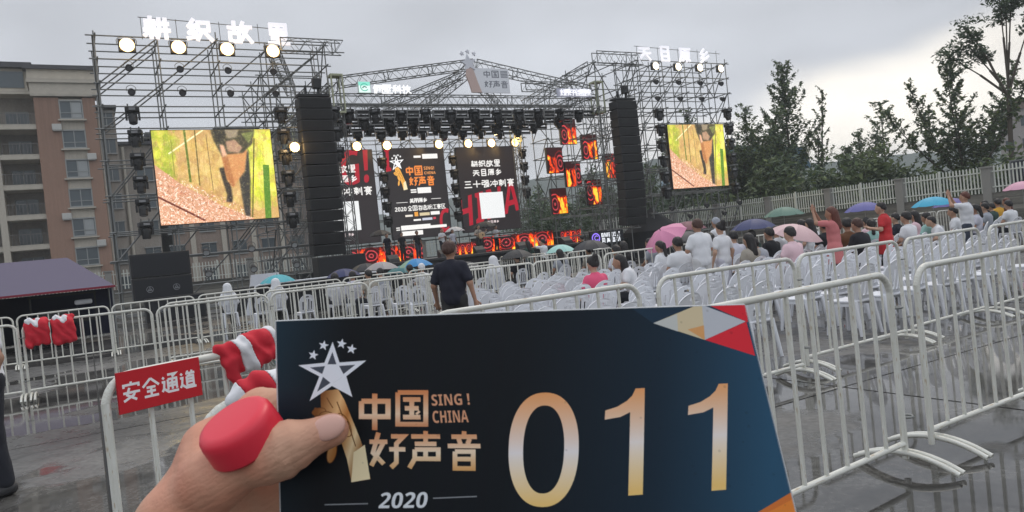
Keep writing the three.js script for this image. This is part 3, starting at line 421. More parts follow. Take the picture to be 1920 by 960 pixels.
function screen(label, x, y, z, w, h, tex, k, light = 0, group) { // x, y = centre
  const t = thing('video_screen', label, 'screen', x, y, z, 0, group);
  part(t, 'cabinet', box(w + 0.06, h + 0.06, 0.16, 0, 0, -0.085), black); const ribs = []; for (let i = 0; i <= 4; i++) ribs.push(box(0.06, h, 0.1, -w / 2 + w * i / 4, 0, -0.21)); part(t, 'back_frame', mg(ribs), galvDark);
  part(t, 'display', new THREE.PlaneGeometry(w, h), glow(tex, k), 0, 0, 0.002);
  if (light) { const l = new THREE.RectAreaLight(0xf0d890, light, w, h); l.position.set(0, 0, 0.03); l.lookAt(0, 0, 1); l.name = 'display_light'; l.rotation.set(0, PI, 0); t.add(l); }
  return t;
}
const forest = canvasTex(800, 656, (c, w, h) => {
  const r = rng(31); c.fillStyle = '#c39a5c'; c.fillRect(0, 0, w, h);
  const blob = (x, y, s, col, a) => { c.globalAlpha = a; c.fillStyle = col; c.beginPath(); c.ellipse(x, y, s, s * 1.4, 0, 0, 7); c.fill(); c.globalAlpha = 1; };
  for (let i = 0; i < 900; i++) { const x = r() * w, y = r() * h * 0.85; const cols = x < w * 0.14 + 60 * r() ? ['#c8d02e', '#9bb02a', '#e6e45a', '#7d8f28'] : x > w * 0.74 ? ['#e8ea3c', '#c6d22c', '#f3f07a', '#a9bc2e'] : ['#d8ac72', '#b98e5a', '#e2c182', '#c9a050', '#a8824e', '#d9c470']; blob(x, y, 8 + 26 * r(), cols[Math.floor(r() * cols.length)], 0.35); }
  for (let i = 0; i < 500; i++) { const x = r() * w, y = r() * h * 0.8; c.globalAlpha = 0.3; c.strokeStyle = ['#8a6a3a', '#f0dc96', '#9a7b44'][i % 3]; c.lineWidth = 1 + 2 * r(); c.beginPath(); c.moveTo(x, y); c.lineTo(x + 8 * (r() - 0.5), y + 30 + 70 * r()); c.stroke(); } c.globalAlpha = 1;
  c.strokeStyle = '#f2e7b0'; c.lineWidth = 10; c.beginPath(); c.moveTo(w * 0.12, h * 0.25); c.lineTo(w * 0.42, 0); c.stroke();
  c.fillStyle = '#c89472'; c.beginPath(); c.moveTo(0, h * 0.36); c.lineTo(w * 0.2, h * 0.58); c.lineTo(w * 0.5, h * 0.82); c.lineTo(w * 0.78, h); c.lineTo(0, h); c.fill();
  for (let i = 0; i < 2600; i++) { const x = r() * w * 0.78, y = h * (0.4 + 0.62 * x / w) + (r() ** 0.7) * h * 0.6; if (y > h) continue; c.fillStyle = ['#fbe0c8', '#f3bd9c', '#e59a78', '#fff6ec', '#c57a58', '#96563a', '#f9cdb4', '#fff0e0'][Math.floor(r() * 8)]; c.globalAlpha = 0.75; c.save(); c.translate(x, y); c.rotate(r() * 6); c.fillRect(-8, -2, 6 + 16 * r(), 2 + 4 * r()); c.restore(); } c.globalAlpha = 1;
  for (const [x, y0, y1, lw, col, sl] of [[0.265, 0, 0.56, 15, '#5c6a24', 6], [0.35, 0, 0.6, 9, '#6a5a2a', -4], [0.44, 0.05, 0.66, 5, '#7a5c34', 10], [0.85, 0.1, 0.98, 10, '#5a5c1c', -70], [0.93, 0.4, 1, 44, '#4e7a1e', -22], [0.15, 0.1, 0.5, 7, '#8a8a30', 0]]) { c.strokeStyle = col; c.lineWidth = lw; c.beginPath(); c.moveTo(w * x, h * y0); c.lineTo(w * x + sl, h * y1); c.stroke(); }
  c.strokeStyle = '#6b3322'; c.lineWidth = 14; c.beginPath(); c.moveTo(0, h * 0.7); c.lineTo(w * 0.36, h * 0.98); c.stroke();
  c.filter = 'blur(5px)';
  const P = (col, p) => { c.fillStyle = col; c.beginPath(); p.forEach(([a, b], i) => c[i ? 'lineTo' : 'moveTo'](a * w, b * h)); c.fill(); };
  P('#2b231f', [[0.52, 0.42], [0.6, 0.4], [0.61, 0.76], [0.6, 0.8], [0.55, 0.79], [0.565, 0.72]]); P('#33302c', [[0.66, 0.4], [0.79, 0.22], [0.78, 0.55], [0.745, 0.97], [0.7, 0.95], [0.685, 0.6]]);
  P('#c78752', [[0.55, 0.25], [0.78, 0.22], [0.74, 0.46], [0.62, 0.64], [0.575, 0.55]]); P('#a8683c', [[0.55, 0.25], [0.6, 0.24], [0.64, 0.62], [0.61, 0.63], [0.575, 0.5]]);
  P('#403a2a', [[0.48, 0], [0.86, 0], [0.83, 0.16], [0.74, 0.26], [0.6, 0.27], [0.56, 0.3], [0.5, 0.12]]); P('#2c2820', [[0.50, 0], [0.62, 0], [0.60, 0.1], [0.54, 0.16]]); P('#8f7f6a', [[0.6, 0], [0.72, 0.0], [0.70, 0.08], [0.62, 0.1]]); P('#a9836a', [[0.60, 0.13], [0.68, 0.11], [0.74, 0.20], [0.70, 0.26], [0.61, 0.24]]); P('#e0a98a', [[0.545, 0.16], [0.58, 0.17], [0.6, 0.28], [0.56, 0.3]]); P('#6d7340', [[0.74, 0.04], [0.86, 0.02], [0.8, 0.16]]);
  c.filter = 'none';
  for (let i = 0; i < 6000; i++) { const x = r() * w, y = r() * h, lo = y > h * (0.4 + 0.62 * x / w); c.globalAlpha = 0.10; c.fillStyle = lo ? ['#fff2e2', '#ffd9c2', '#7a3e26', '#e8a080'][i % 4] : ['#fff7c0', '#8a7a40', '#f0ea80', '#d8b870', '#fff3d0'][i % 5]; c.beginPath(); c.ellipse(x, y, 2 + 9 * r(), 1.5 + 4 * r(), r() * 6, 0, 7); c.fill(); } c.globalAlpha = 1;
});
screen('left video screen showing legs walking through a bamboo wood', 5.55, 6.07, -35.05, 5.0, 4.1, forest, 1.1, 0.8, 'side video screens');
screen('right video screen showing legs walking through a bamboo wood', 34.85, 6.1, -35.05, 4.85, 4.05, forest, 1.1, 0.8, 'side video screens');
const WH = '#f4f2ee', RED = '#b01c30';
const bigRed = (c, t, x, y, px, sk = -0.08) => { c.save(); c.setTransform(0.62, sk, -0.05, 1, x, y); c.font = `bold ${px}px sans-serif`; c.fillStyle = RED; c.fillText(t, 0, 0); c.restore(); };
const sideScreen = (left) => canvasTex(512, 720, (c, w, h) => {
  c.fillStyle = '#2b2527'; c.fillRect(0, 0, w, h); if (left) { bigRed(c, 'NG!', 60, 300, 380); } else bigRed(c, 'HINA', -60, 690, 360, -0.14);
  c.strokeStyle = WH; glyphs(c, '耕织故里', 118, 112, 58, { lw: 9 }); glyphs(c, '天目原乡', 124, 190, 58, { lw: 9 }); glyphs(c, '三十强冲刺赛', 40, 282, 66, { lw: 9 });
  c.fillStyle = '#f2f4f4'; c.fillRect(160, 392, 210, 224); c.strokeStyle = '#e8d8d8'; glyphs(c, '天目原乡', 206, 634, 24, { lw: 4 });
});
const midScreen = canvasTex(640, 900, (c, w, h) => {
  c.fillStyle = '#2a2628'; c.fillRect(0, 0, w, h); bigRed(c, 'I', -20, 230, 330); bigRed(c, 'C', 500, 880, 330, -0.12);
  emblem(c, (x, y) => [lerp(50, 210, (x - 780) / 340), lerp(50, 420, (y - 140) / 690)], 0.6, { star: '#ffffff', fill: 'rgba(80,80,90,.6)', arm: '#f0b050', line: '#8a4a14' });
  c.strokeStyle = '#f08a3c'; glyphs(c, '中国', 200, 180, 92, { lw: 15, gap: 1.05 }); glyphs(c, '好声音', 232, 284, 92, { lw: 14, gap: 1.03 }); c.fillStyle = '#f0a05a'; c.font = 'bold 44px sans-serif'; c.fillText('SING!', 402, 222); c.font = 'bold 40px sans-serif'; c.fillText('CHINA', 402, 268);
  c.fillStyle = WH; c.fillRect(400, 62, 170, 48); c.fillRect(306, 76, 78, 22); c.fillRect(310, 398, 150, 58); c.fillRect(236, 412, 62, 14); c.fillRect(236, 434, 62, 14); c.fillRect(70, 536, 120, 5); c.fillRect(450, 516, 110, 5);
  c.strokeStyle = WH; glyphs(c, '美丽原乡', 212, 502, 48, { lw: 8, gap: 1.02 }); c.font = 'bold 58px sans-serif'; c.fillText('2020', 44, 624); glyphs(c, '全国海选浙江赛区', 182, 574, 52, { lw: 7, gap: 1.02 });
  c.fillStyle = '#e8e0d4'; c.fillRect(150, 664, 80, 20); c.fillStyle = '#e8a040'; c.fillRect(250, 640, 40, 44); c.fillStyle = '#d8c8a0'; c.fillRect(306, 652, 110, 30); c.fillStyle = WH; c.fillRect(428, 646, 100, 34); c.fillRect(234, 712, 80, 18); c.fillStyle = '#c8ccd8'; c.fillRect(330, 706, 110, 24); c.fillStyle = '#c84858'; c.fillRect(450, 704, 30, 22);
  c.fillStyle = WH; c.fillRect(40, 782, 40, 10); c.fillRect(40, 802, 40, 10); c.fillRect(92, 768, 320, 46); c.fillRect(92, 786, 500, 28); c.fillRect(92, 826, 230, 44);
});
screen('left stage screen with white lettering and a blank white square, partly hidden by loudspeakers', 14.95, 5.85, -47, 4.6, 6.15, sideScreen(true), 0.8, 0, 'stage back screens');
screen('middle stage screen with the star-and-fist emblem and orange lettering', 20.3, 5.88, -47, 4.35, 6.15, midScreen, 0.85, 0, 'stage back screens');
screen('right stage screen with white lettering, a blank white square and big red letters', 25.85, 5.88, -47, 4.75, 6.05, sideScreen(false), 0.8, 0, 'stage back screens');
function flame(seed, wide) { // flames and glowing rings as played on the small screens
  const w = wide ? 512 : 192, h = wide ? 128 : 256, d = new Uint8Array(w * h * 4);
  for (let j = 0; j < h; j++) for (let i = 0; i < w; i++) {
    const u = i / h * 1.6, v = j / h, side = hash(seed, 2) < 0.5 ? 1 : -1, W = w / h * 1.6, cx = wide ? ((u + seed * 0.7) % 1.7) - 0.85 : u - W * (0.5 + 0.32 * side), cy = v - (wide ? 0.5 : 0.35 + 0.3 * hash(seed, 5));
    const wob = fbm(u * 5 + seed * 3, v * 5, 3) - 0.5, n = fbm(u * 4.2 + seed * 7.3 + wob, v * 2.6 - wob * 1.6, 5), rr = Math.hypot(cx * (wide ? 0.62 : 1), cy) + 0.05 * wob, ring = Math.max(0, Math.sin(rr * (wide ? 30 : 36) + seed)) ** 2 * (1 - sm(0.28, 0.62, rr)) * 1.25;
    const reach = wide ? sm(0.22, 0.55, Math.abs(cx)) * (0.55 + 0.45 * (1 - v)) : sm(W * 0.62, W * 0.25, Math.abs(u - W * (0.5 - 0.22 * side))) * (1 - sm(0.55, 0.98, v)), f = sm(0.40, 0.56, n * reach + (wide ? 0.17 : 0.10) * reach);
    let R = 0.12 + 0.75 * ring, G = 0.02 + 0.22 * ring, Bb = 0.025 + 0.24 * ring; R = lerp(R, 1, f); const hot = sm(0.50, 0.66, n * reach + 0.05); G = lerp(G, 0.26 + 0.56 * hot, f); Bb = lerp(Bb, 0.02 + 0.22 * hot * hot, f);
    const o = (j * w + i) * 4; d[o] = 255 * R ** 0.8; d[o + 1] = 255 * G; d[o + 2] = 255 * Bb; d[o + 3] = 255;
  }
  const t = new THREE.DataTexture(d, w, h); t.colorSpace = THREE.SRGBColorSpace; t.magFilter = THREE.LinearFilter; t.minFilter = THREE.LinearFilter; t.needsUpdate = true; return t;
}
[['topmost', 29.85, 9.05], ['second highest', 31.55, 7.95], ['leftmost upper', 28.5, 7.1], ['middle', 29.9, 6.1], ['rightmost', 33.35, 6.55], ['lowest left', 28.5, 4.3], ['lowest right', 31.55, 4.75]].forEach(([nm, x, y], i) => screen(`small flame video tile on the stage-right scaffold, ${nm} of the seven`, x, y, -42.1, 1.22, 1.72, flame(i + 1), 0.95, 0, 'flame tiles'));

// ---------------------------------------------------------------- stage floor, risers and loudspeakers
{
  const t = thing('stage', 'black raised stage floor with dark skirt in front of the screens', 'stage', 21.2, 0, -42.2);
  part(t, 'deck', rbox(19.6, 0.14, 11.4, 0.02, 0, 1.28, 0), M([0.03, 0.03, 0.032], 0.35)); part(t, 'skirt', box(19.4, 1.2, 11.2, 0, 0.605, 0), blackCloth);
  for (let i = 0; i < 4; i++) part(t, 'step', box(1.6, 0.3 + 0.29 * i, 0.32, -5.6, 0.15 + 0.145 * i, 6.75 - 0.33 * i), black);
  const riser = (label, x, w, y0, y1, seed, z = -42.6) => { const q = thing('stage_riser', label, 'riser', x, 1.35, z, 0, 'risers with flame fronts'); part(q, 'platform', box(w, y1 - 1.36, 1.8, 0, (y1 - 1.36) / 2, -0.95), black); const tx = flame(seed, true); part(q, 'display', new THREE.PlaneGeometry(w, y1 - y0), glow(tx, 1.15), 0, (y0 + y1) / 2 - 1.35, 0.0); };
  riser('low riser with a flame video front at the left of the stage', 16.0, 4.5, 1.37, 2.35, 11); riser('low riser with a flame video front right of the guitarist', 25.3, 5.4, 1.37, 2.35, 13); riser('short riser with a red video front at the far right of the stage', 29.5, 1.7, 1.37, 2.25, 15); riser('small riser with a flame front behind the guitarist', 21.2, 1.6, 1.37, 2.1, 17);
}
function lineArray(label, x, z) {
  const t = thing('line_array', label, 'loudspeaker', x, 0, z, 0, 'line-array loudspeaker columns'); const cab = rbox(1.55, 0.5, 0.75, 0.03), grille = M([0.012, 0.012, 0.013], 0.8);
  for (let i = 0; i < 14; i++) { const m = part(t, 'cabinet', cab, black, 0, 9.22 - i * 0.53, i > 9 ? -0.02 * (i - 9) ** 1.6 : 0); m.rotation.x = i > 8 ? 0.025 * (i - 8) : 0; part(m, 'grille', box(1.4, 0.4, 0.02, 0, 0, 0.378), grille); }
  part(t, 'flying_frame', mg([box(1.5, 0.12, 0.6, 0, 9.6, 0), box(0.1, 0.5, 0.1, -0.3, 9.85, 0), box(0.1, 0.5, 0.1, 0.3, 9.85, 0)]), black);
  part(t, 'chain_hoist', rbox(0.4, 0.5, 0.3, 0.06, 0.25, 10.2, 0), black); part(t, 'hoist_chain', cyl(V(0.25, 10.4, 0), V(0.25, 12, 0), 0.02), galvDark);
}
lineArray('tall black line-array loudspeaker column at the left of the stage', 10.1, -34.7);
lineArray('tall black line-array loudspeaker column at the right of the stage', 28.75, -34.7);
{ // bass cabinets at the foot of the left tower
  const logoT = canvasTex(128, 128, (c) => { c.fillStyle = '#0b0c0e'; c.fillRect(0, 0, 128, 128); c.strokeStyle = '#aeb2b6'; c.lineWidth = 5; c.beginPath(); c.arc(64, 64, 52, 0, 7); c.stroke(); c.beginPath(); c.moveTo(64, 26); c.lineTo(98, 88); c.lineTo(30, 88); c.closePath(); c.stroke(); c.fillStyle = '#aeb2b6'; c.fillRect(44, 68, 40, 8); });
  const badge = M([1, 1, 1], 0.5, 0, { map: logoT });
  const sub = (label, x, y, z, n) => { const t = thing('bass_speaker', label, 'loudspeaker', x, y, z, 0, 'bass cabinets at the left tower'); part(t, 'cabinet', rbox(2.25, 0.98, 1.0, 0.03, 0, 0.49, 0), black); part(t, 'grille', box(2.1, 0.84, 0.02, 0, 0.49, 0.508), M([0.02, 0.021, 0.025], 0.85)); for (let i = 0; i < n; i++) part(t, 'badge', new THREE.CircleGeometry(0.15, 24), badge, -0.5 + i * 1.0, 0.5, 0.522); };
  sub('upper black bass cabinet at the left foot of the left tower', 2.75, 1.83, -34.1, 0); sub('middle black bass cabinet with two badges in the stack at the left tower foot', 2.75, 0.84, -34.1, 2); sub('lowest black bass cabinet in the stack at the left tower foot', 3.1, 0, -33.5, 1);
  sub('black bass cabinet standing alone under the left video screen', 6.6, 0, -34.2, 1); sub('black bass cabinet beside the left loudspeaker column foot', 10.2, 0.0, -33.6, 2); sub('black bass cabinet on top of the one by the left column foot', 10.2, 0.985, -33.6, 0);
  const dr = thing('draped_equipment', 'peaked black cloth cover over equipment at the foot of the right column', 'cover', 31.2, 0, -36.0); const g = new THREE.ConeGeometry(1.9, 1.5, 6, 4); part(dr, 'cover', mg([g.translate(0, 2.35, 0), new THREE.CylinderGeometry(1.88, 2.1, 1.62, 6, 3).translate(0, 0.81, 0)]), blackCloth);
}
// monitors, keyboards and stands on stage
{
  const wedge = (() => { const s = new THREE.Shape(); s.moveTo(0, 0); s.lineTo(0.5, 0); s.lineTo(0.42, 0.2); s.lineTo(0.1, 0.42); s.lineTo(0, 0.36); s.closePath(); return new THREE.ExtrudeGeometry(s, { depth: 0.6, bevelEnabled: false }).rotateY(-PI / 2).translate(0.3, 0, -0.25); })();
  [14.2, 17.2, 19.4, 22.2, 25.4, 28.4].forEach((x, i) => solo('stage_monitor', `black wedge monitor on the stage front edge, ${ord(i + 1)} from the left`, 'loudspeaker', wedge, black, x, 1.352, -37.2, 'stage monitors'));
  const mic = (label, x, z) => { const t = thing('microphone_stand', label, 'stand', x, 1.352, z, 0, 'microphone stands'); part(t, 'pole', cyl(V(0, 0.05, 0), V(0, 1.45, 0), 0.014), black); part(t, 'base', new THREE.CylinderGeometry(0.14, 0.15, 0.03, 16), black, 0, 0.016, 0); part(t, 'boom', cyl(V(0, 1.4, 0), V(0.25, 1.55, 0.2), 0.01), black); part(t, 'microphone', cyl(V(0.25, 1.55, 0.2), V(0.34, 1.6, 0.27), 0.02, 0.03), black); };
  mic('microphone stand before the guitarist', 20.6, -39.4); mic('microphone stand at centre stage', 19.2, -39.2); mic('microphone stand at stage left', 15.6, -40.4);
  const k = thing('keyboard', 'electronic keyboard on a crossed stand at stage right of the guitarist', 'keyboard', 22.6, 1.352, -40.2); part(k, 'body', rbox(1.3, 0.1, 0.34, 0.02, 0, 0.82, 0), black); part(k, 'keys', box(1.16, 0.02, 0.14, 0, 0.882, 0.05), M([0.7, 0.7, 0.68], 0.4)); part(k, 'crossed_stand', mg([cyl(V(-0.4, 0, 0.12), V(0.4, 0.77, 0.12), 0.018), cyl(V(0.4, 0, 0.12), V(-0.4, 0.77, 0.12), 0.018), cyl(V(-0.4, 0, -0.12), V(0.4, 0.77, -0.12), 0.018), cyl(V(0.4, 0, -0.12), V(-0.4, 0.77, -0.12), 0.018)]), black);
}

// ---------------------------------------------------------------- lettering and signs on the structure
const letterWhite = M([0.78, 0.78, 0.80], 0.5, 0, { emissive: lin(0.9, 0.9, 1), emissiveIntensity: 0.45 });
function lettersThing(name, label, text, x0, dx, y, z, size, bar, mat, thick = 0.1) {
  const t = thing(name, label, 'sign', x0, y, z); let i = 0;
  for (const ch of text) {
    const gs = []; strokes(ch).forEach((st, q) => { for (let k = 0; k + 1 < st.length; k++) { const a = st[k], b = st[k + 1], L = Math.hypot(b[0] - a[0], b[1] - a[1]) * size + bar * 0.8; gs.push(rbox(L, bar, thick + 0.0012 * ((q + k) % 5), 0.012, 0, 0, 0, 1).rotateZ(-Math.atan2(b[1] - a[1], b[0] - a[0])).translate(((a[0] + b[0]) / 2 - 0.5) * size, (1 - (a[1] + b[1]) / 2) * size, 0.0007 * q)); } });
    part(t, 'character', mg(gs), mat, i * dx, 0, 0); i++;
  }
  return t;
}
{
  const t = lettersThing('rooftop_letters', 'four white characters 耕织故里 standing on top of the left tower', '耕织故里', 3.75, 1.73, 12.12, -35.15, 0.98, 0.17, letterWhite);
  pole(t, 'support_rail', V(-0.7, 0.95, -0.1), V(5.5, 0.75, -0.1), 0.018, galvDark); for (const x of [-0.6, 0.8, 2.6, 4.3]) pole(t, 'support_post', V(x, 0, -0.12), V(x, 0.95, -0.12), 0.015, galvDark);
  const u = lettersThing('rooftop_letters', 'four white characters 天目原乡 standing on top of the right tower', '天目原乡', 31.25, 1.69, 12.16, -35.15, 0.95, 0.14, letterWhite);
  pole(u, 'support_rail', V(-0.7, 0.9, -0.1), V(6.6, 0.7, -0.1), 0.018, galvDark); for (const x of [-0.5, 1.2, 2.9, 4.6, 6.3]) pole(u, 'support_post', V(x, -0.2, -0.12), V(x, 0.9, -0.12), 0.015, galvDark);
  const s = lettersThing('sponsor_sign', 'green and white round emblem with four white characters on the left truss', '俩墅科技', 13.75, 0.52, 9.98, -35.6, 0.46, 0.065, M([0.8, 0.8, 0.8], 0.5, 0, { emissive: 0xffffff, emissiveIntensity: 0.55 }), 0.06);
  const em = canvasTex(256, 256, (c) => { c.fillStyle = '#e8fff8'; c.fillRect(0, 0, 256, 256); c.fillStyle = '#8fe6d2'; c.fillRect(0, 0, 256, 90); c.strokeStyle = '#3fb59a'; c.lineWidth = 20; c.beginPath(); c.arc(128, 128, 84, 0.6, 5.8); c.stroke(); c.strokeStyle = '#1d6b60'; c.lineWidth = 24; c.beginPath(); c.moveTo(84, 150); c.quadraticCurveTo(120, 80, 176, 140); c.stroke(); });
  part(s, 'emblem_box', rbox(0.68, 0.62, 0.1, 0.05, -0.72, 0.3, 0), M([0.7, 0.8, 0.78], 0.5)); part(s, 'emblem_face', new THREE.PlaneGeometry(0.6, 0.54), glow(em, 0.8), -0.72, 0.3, 0.053); pole(s, 'mounting_bar', V(-1.1, 0.02, -0.06), V(1.9, 0.02, -0.06), 0.02, galvDark);
  const rsg = lettersThing('sponsor_sign', 'white lit characters on a white back panel on the right truss', '好院子佳墅院', 25.15, 0.36, 10.0, -35.6, 0.40, 0.05, M([0.8, 0.8, 0.85], 0.5, 0, { emissive: 0xffffff, emissiveIntensity: 0.5 }), 0.05); part(rsg, 'back_panel', box(2.5, 0.5, 0.05, 0.85, 0.2, -0.1), M([0.52, 0.53, 0.62], 0.5));
  const lt = canvasTex(512, 384, (c) => { c.fillStyle = '#eceef2'; c.fillRect(0, 0, 512, 384); c.strokeStyle = '#83868e'; glyphs(c, '中国', 150, 34, 110, { lw: 15, gap: 1.06 }); c.fillStyle = '#9a9da4'; c.fillRect(398, 34, 100, 110); c.fillStyle = '#d6d8dc'; c.font = 'bold 36px sans-serif'; c.fillText('SING!', 402, 82); c.fillText('CHINA', 400, 128); glyphs(c, '好声音', 160, 190, 110, { lw: 14, gap: 1.02 }); });
  const l = thing('roof_logo_sign', 'pale cut-out sign with star, raised fist and 中国好声音 at the gable peak', 'sign', 20.05, 10.08, -35.55);
  part(l, 'board', box(2.3, 1.35, 0.06, 0.3, 0.68, 0), M([1, 1, 1], 0.5, 0, { map: lt }));
  const arm = new THREE.Shape(); [[-0.95, 0], [-0.35, 0], [-0.55, 0.55], [-0.72, 1.15], [-0.85, 1.3], [-1.15, 1.25], [-1.2, 0.9], [-1.05, 0.45]].forEach((p, i) => arm[i ? 'lineTo' : 'moveTo'](...p)); part(l, 'fist', new THREE.ExtrudeGeometry(arm, { depth: 0.08, bevelEnabled: true, bevelSize: 0.01, bevelThickness: 0.01, bevelSegments: 1 }).translate(-0.05, 0, 0.05), M([0.62, 0.47, 0.42], 0.6));
  const ss = (R, x, y, rot) => { const s2 = new THREE.Shape(); for (let i = 0; i < 10; i++) { const a = PI / 2 + rot + i * PI / 5, q = i % 2 ? R * 0.45 : R; s2[i ? 'lineTo' : 'moveTo'](x + Math.cos(a) * q, y + Math.sin(a) * q); } return new THREE.ExtrudeGeometry(s2, { depth: 0.1, bevelEnabled: false }); };
  part(l, 'star', mg([ss(0.5, -1.0, 1.6, 0.15), ss(0.13, -1.35, 2.1, 0.3), ss(0.13, -1.0, 2.22, 0.1), ss(0.13, -0.62, 2.12, -0.2)]), M([0.72, 0.73, 0.78], 0.4)); pole(l, 'rear_brace', V(-0.5, 0, -0.1), V(-0.5, 1.9, -0.15), 0.02, galvDark); pole(l, 'rear_brace', V(0.9, -0.2, -0.1), V(0.9, 1.3, -0.15), 0.02, galvDark);
  const bt = canvasTex(512, 160, (c) => { c.fillStyle = '#101218'; c.fillRect(0, 0, 512, 160); c.strokeStyle = '#9a7cff'; c.lineWidth = 16; c.beginPath(); c.arc(78, 80, 56, 0, 7); c.stroke(); c.lineWidth = 12; c.beginPath(); c.arc(86, 80, 28, 0.5, 5.6); c.stroke(); c.fillStyle = '#f4f8ff'; c.font = 'bold 74px sans-serif'; c.fillText('BMEIJILI', 160, 76); c.strokeStyle = '#f4f8ff'; glyphs(c, '贝美佳丽', 164, 88, 62, { lw: 10, gap: 1.25 }); });
  const b = thing('illuminated_sign', 'lit sign with a violet ring emblem and white lettering at stage right', 'sign', 27.5, 1.1, -35.9); part(b, 'box', rbox(2.5, 0.82, 0.16, 0.02, 0, 0.41, -0.09), black); part(b, 'lit_face', new THREE.PlaneGeometry(2.44, 0.76), glow(bt, 0.95), 0, 0.41, -0.004); for (const x of [-1, 1]) part(b, 'leg', box(0.08, 1.1, 0.08, x, -0.55, -0.1), black);
  const et = canvasTex(256, 256, (c) => { c.fillStyle = '#2b2d35'; c.fillRect(0, 0, 256, 256); c.fillStyle = '#8a8c92'; c.font = 'bold 34px sans-serif'; c.fillText('ERMS', 30, 60); c.fillStyle = '#d4d6da'; c.font = 'bold 190px sans-serif'; c.fillText('A', 60, 232); });
  const q = thing('zone_board', 'dark board with a big pale letter A at the fence, right edge', 'sign', ...(() => { const [x, z] = spot(1931, 330, 36.6); return [x, 1.45, z]; })(), -PI / 2 + 0.55); part(q, 'board', box(1.5, 1.75, 0.06, 0, 0.85, 0), M([0.1, 0.1, 0.12], 0.6)); part(q, 'face', new THREE.PlaneGeometry(1.44, 1.69), M([1, 1, 1], 0.6, 0, { map: et }), 0, 0.85, 0.034); part(q, 'frame', mg([box(1.56, 0.05, 0.1, 0, 1.74, 0), box(0.05, 1.75, 0.1, -0.77, 0.85, 0), box(0.05, 1.75, 0.1, 0.77, 0.85, 0)]), galv); for (const x of [-0.6, 0.6]) part(q, 'post', box(0.06, 1.47, 0.06, x, -0.72, -0.07), galvDark);
}

// ---------------------------------------------------------------- crowd barriers
const grime = dataTex(256, (u, v) => { const a = fbm(u * 8, v * 8, 5, 8), b = sm(0.70, 0.78, fbm(u * 20 + 4, v * 20, 4, 20)); return [0.97 - 0.14 * a - 0.12 * b, 0.97 - 0.145 * a - 0.18 * b, 0.96 - 0.17 * a - 0.24 * b]; }, true), barrierPaint = M([0.84, 0.845, 0.81], 0.42, 0, { map: grime, bumpMap: wetA, bumpScale: 0.0012 }), BL = 1.8, BH = 1.18;
const BG = (() => {
  const a = BL / 2 - 0.02, r = 0.13, pts = [V(-a, 0.06, 0), V(-a, BH - r, 0)]; for (let i = 1; i < 7; i++) { const t = PI - i * PI / 12; pts.push(V(-a + r + Math.cos(t) * r, BH - r - 0.019 + Math.sin(t) * r, 0)); }
  const right = pts.map((p) => V(-p.x, p.y, 0)).reverse(), all = [...pts, ...right], path = new THREE.CurvePath(); for (let i = 0; i + 1 < all.length; i++) path.add(new THREE.LineCurve3(all[i], all[i + 1]));
  const frame = mg([...all.slice(0, -1).map((p, i) => cyl(p, all[i + 1], 0.0195, 0.0195, 9)), ...all.slice(1, -1).map((p) => new THREE.SphereGeometry(0.0195, 8, 5).translate(p.x, p.y, p.z))]);
  const foot = []; for (const s of [-0.0, 0.05]) { const q = []; for (let i = 0; i <= 8; i++) { const t = i / 8 * 2 - 1; q.push(V(s, 0.025 + 0.075 * (1 - t * t), t * 0.31)); } foot.push(tube(q, 0.016, 14, 7)); }
  return { frame, foot: mg(foot), rail: cyl(V(-a, 0.15, 0), V(a, 0.15, 0), 0.017, 0.017, 8), bar: cyl(V(0, 0.16, 0), V(0, BH - 0.03, 0), 0.0125, 0.0125, 7), hook: new THREE.TorusGeometry(0.035, 0.007, 5, 12).rotateX(PI / 2) };
})();
let barrier0;
function barrier(label, x, z, ry, group) {
  if (barrier0) { const c = dup(barrier0, label, x, 0, z, ry); c.userData.group = group; return c; }
  const t = barrier0 = thing('crowd_barrier', label, 'barrier', x, 0, z, ry, group);
  part(t, 'frame', BG.frame, barrierPaint); part(t, 'lower_rail', BG.rail, barrierPaint); for (let i = 1; i < 9; i++) part(t, 'bar', BG.bar, barrierPaint, -BL / 2 + 0.02 + i * (BL - 0.04) / 9, 0, 0);
  for (const s of [-1, 1]) part(t, 'foot', BG.foot, barrierPaint, s * (BL / 2 - 0.045), 0, 0); for (const y of [0.3, 0.95]) part(t, 'hook', BG.hook, galv, BL / 2 + 0.03, y, 0); return t;
}
const between = (label, x0, z0, x1, z1, group) => barrier(label, (x0 + x1) / 2, (z0 + z1) / 2, Math.atan2(-(z1 - z0), x1 - x0), group);
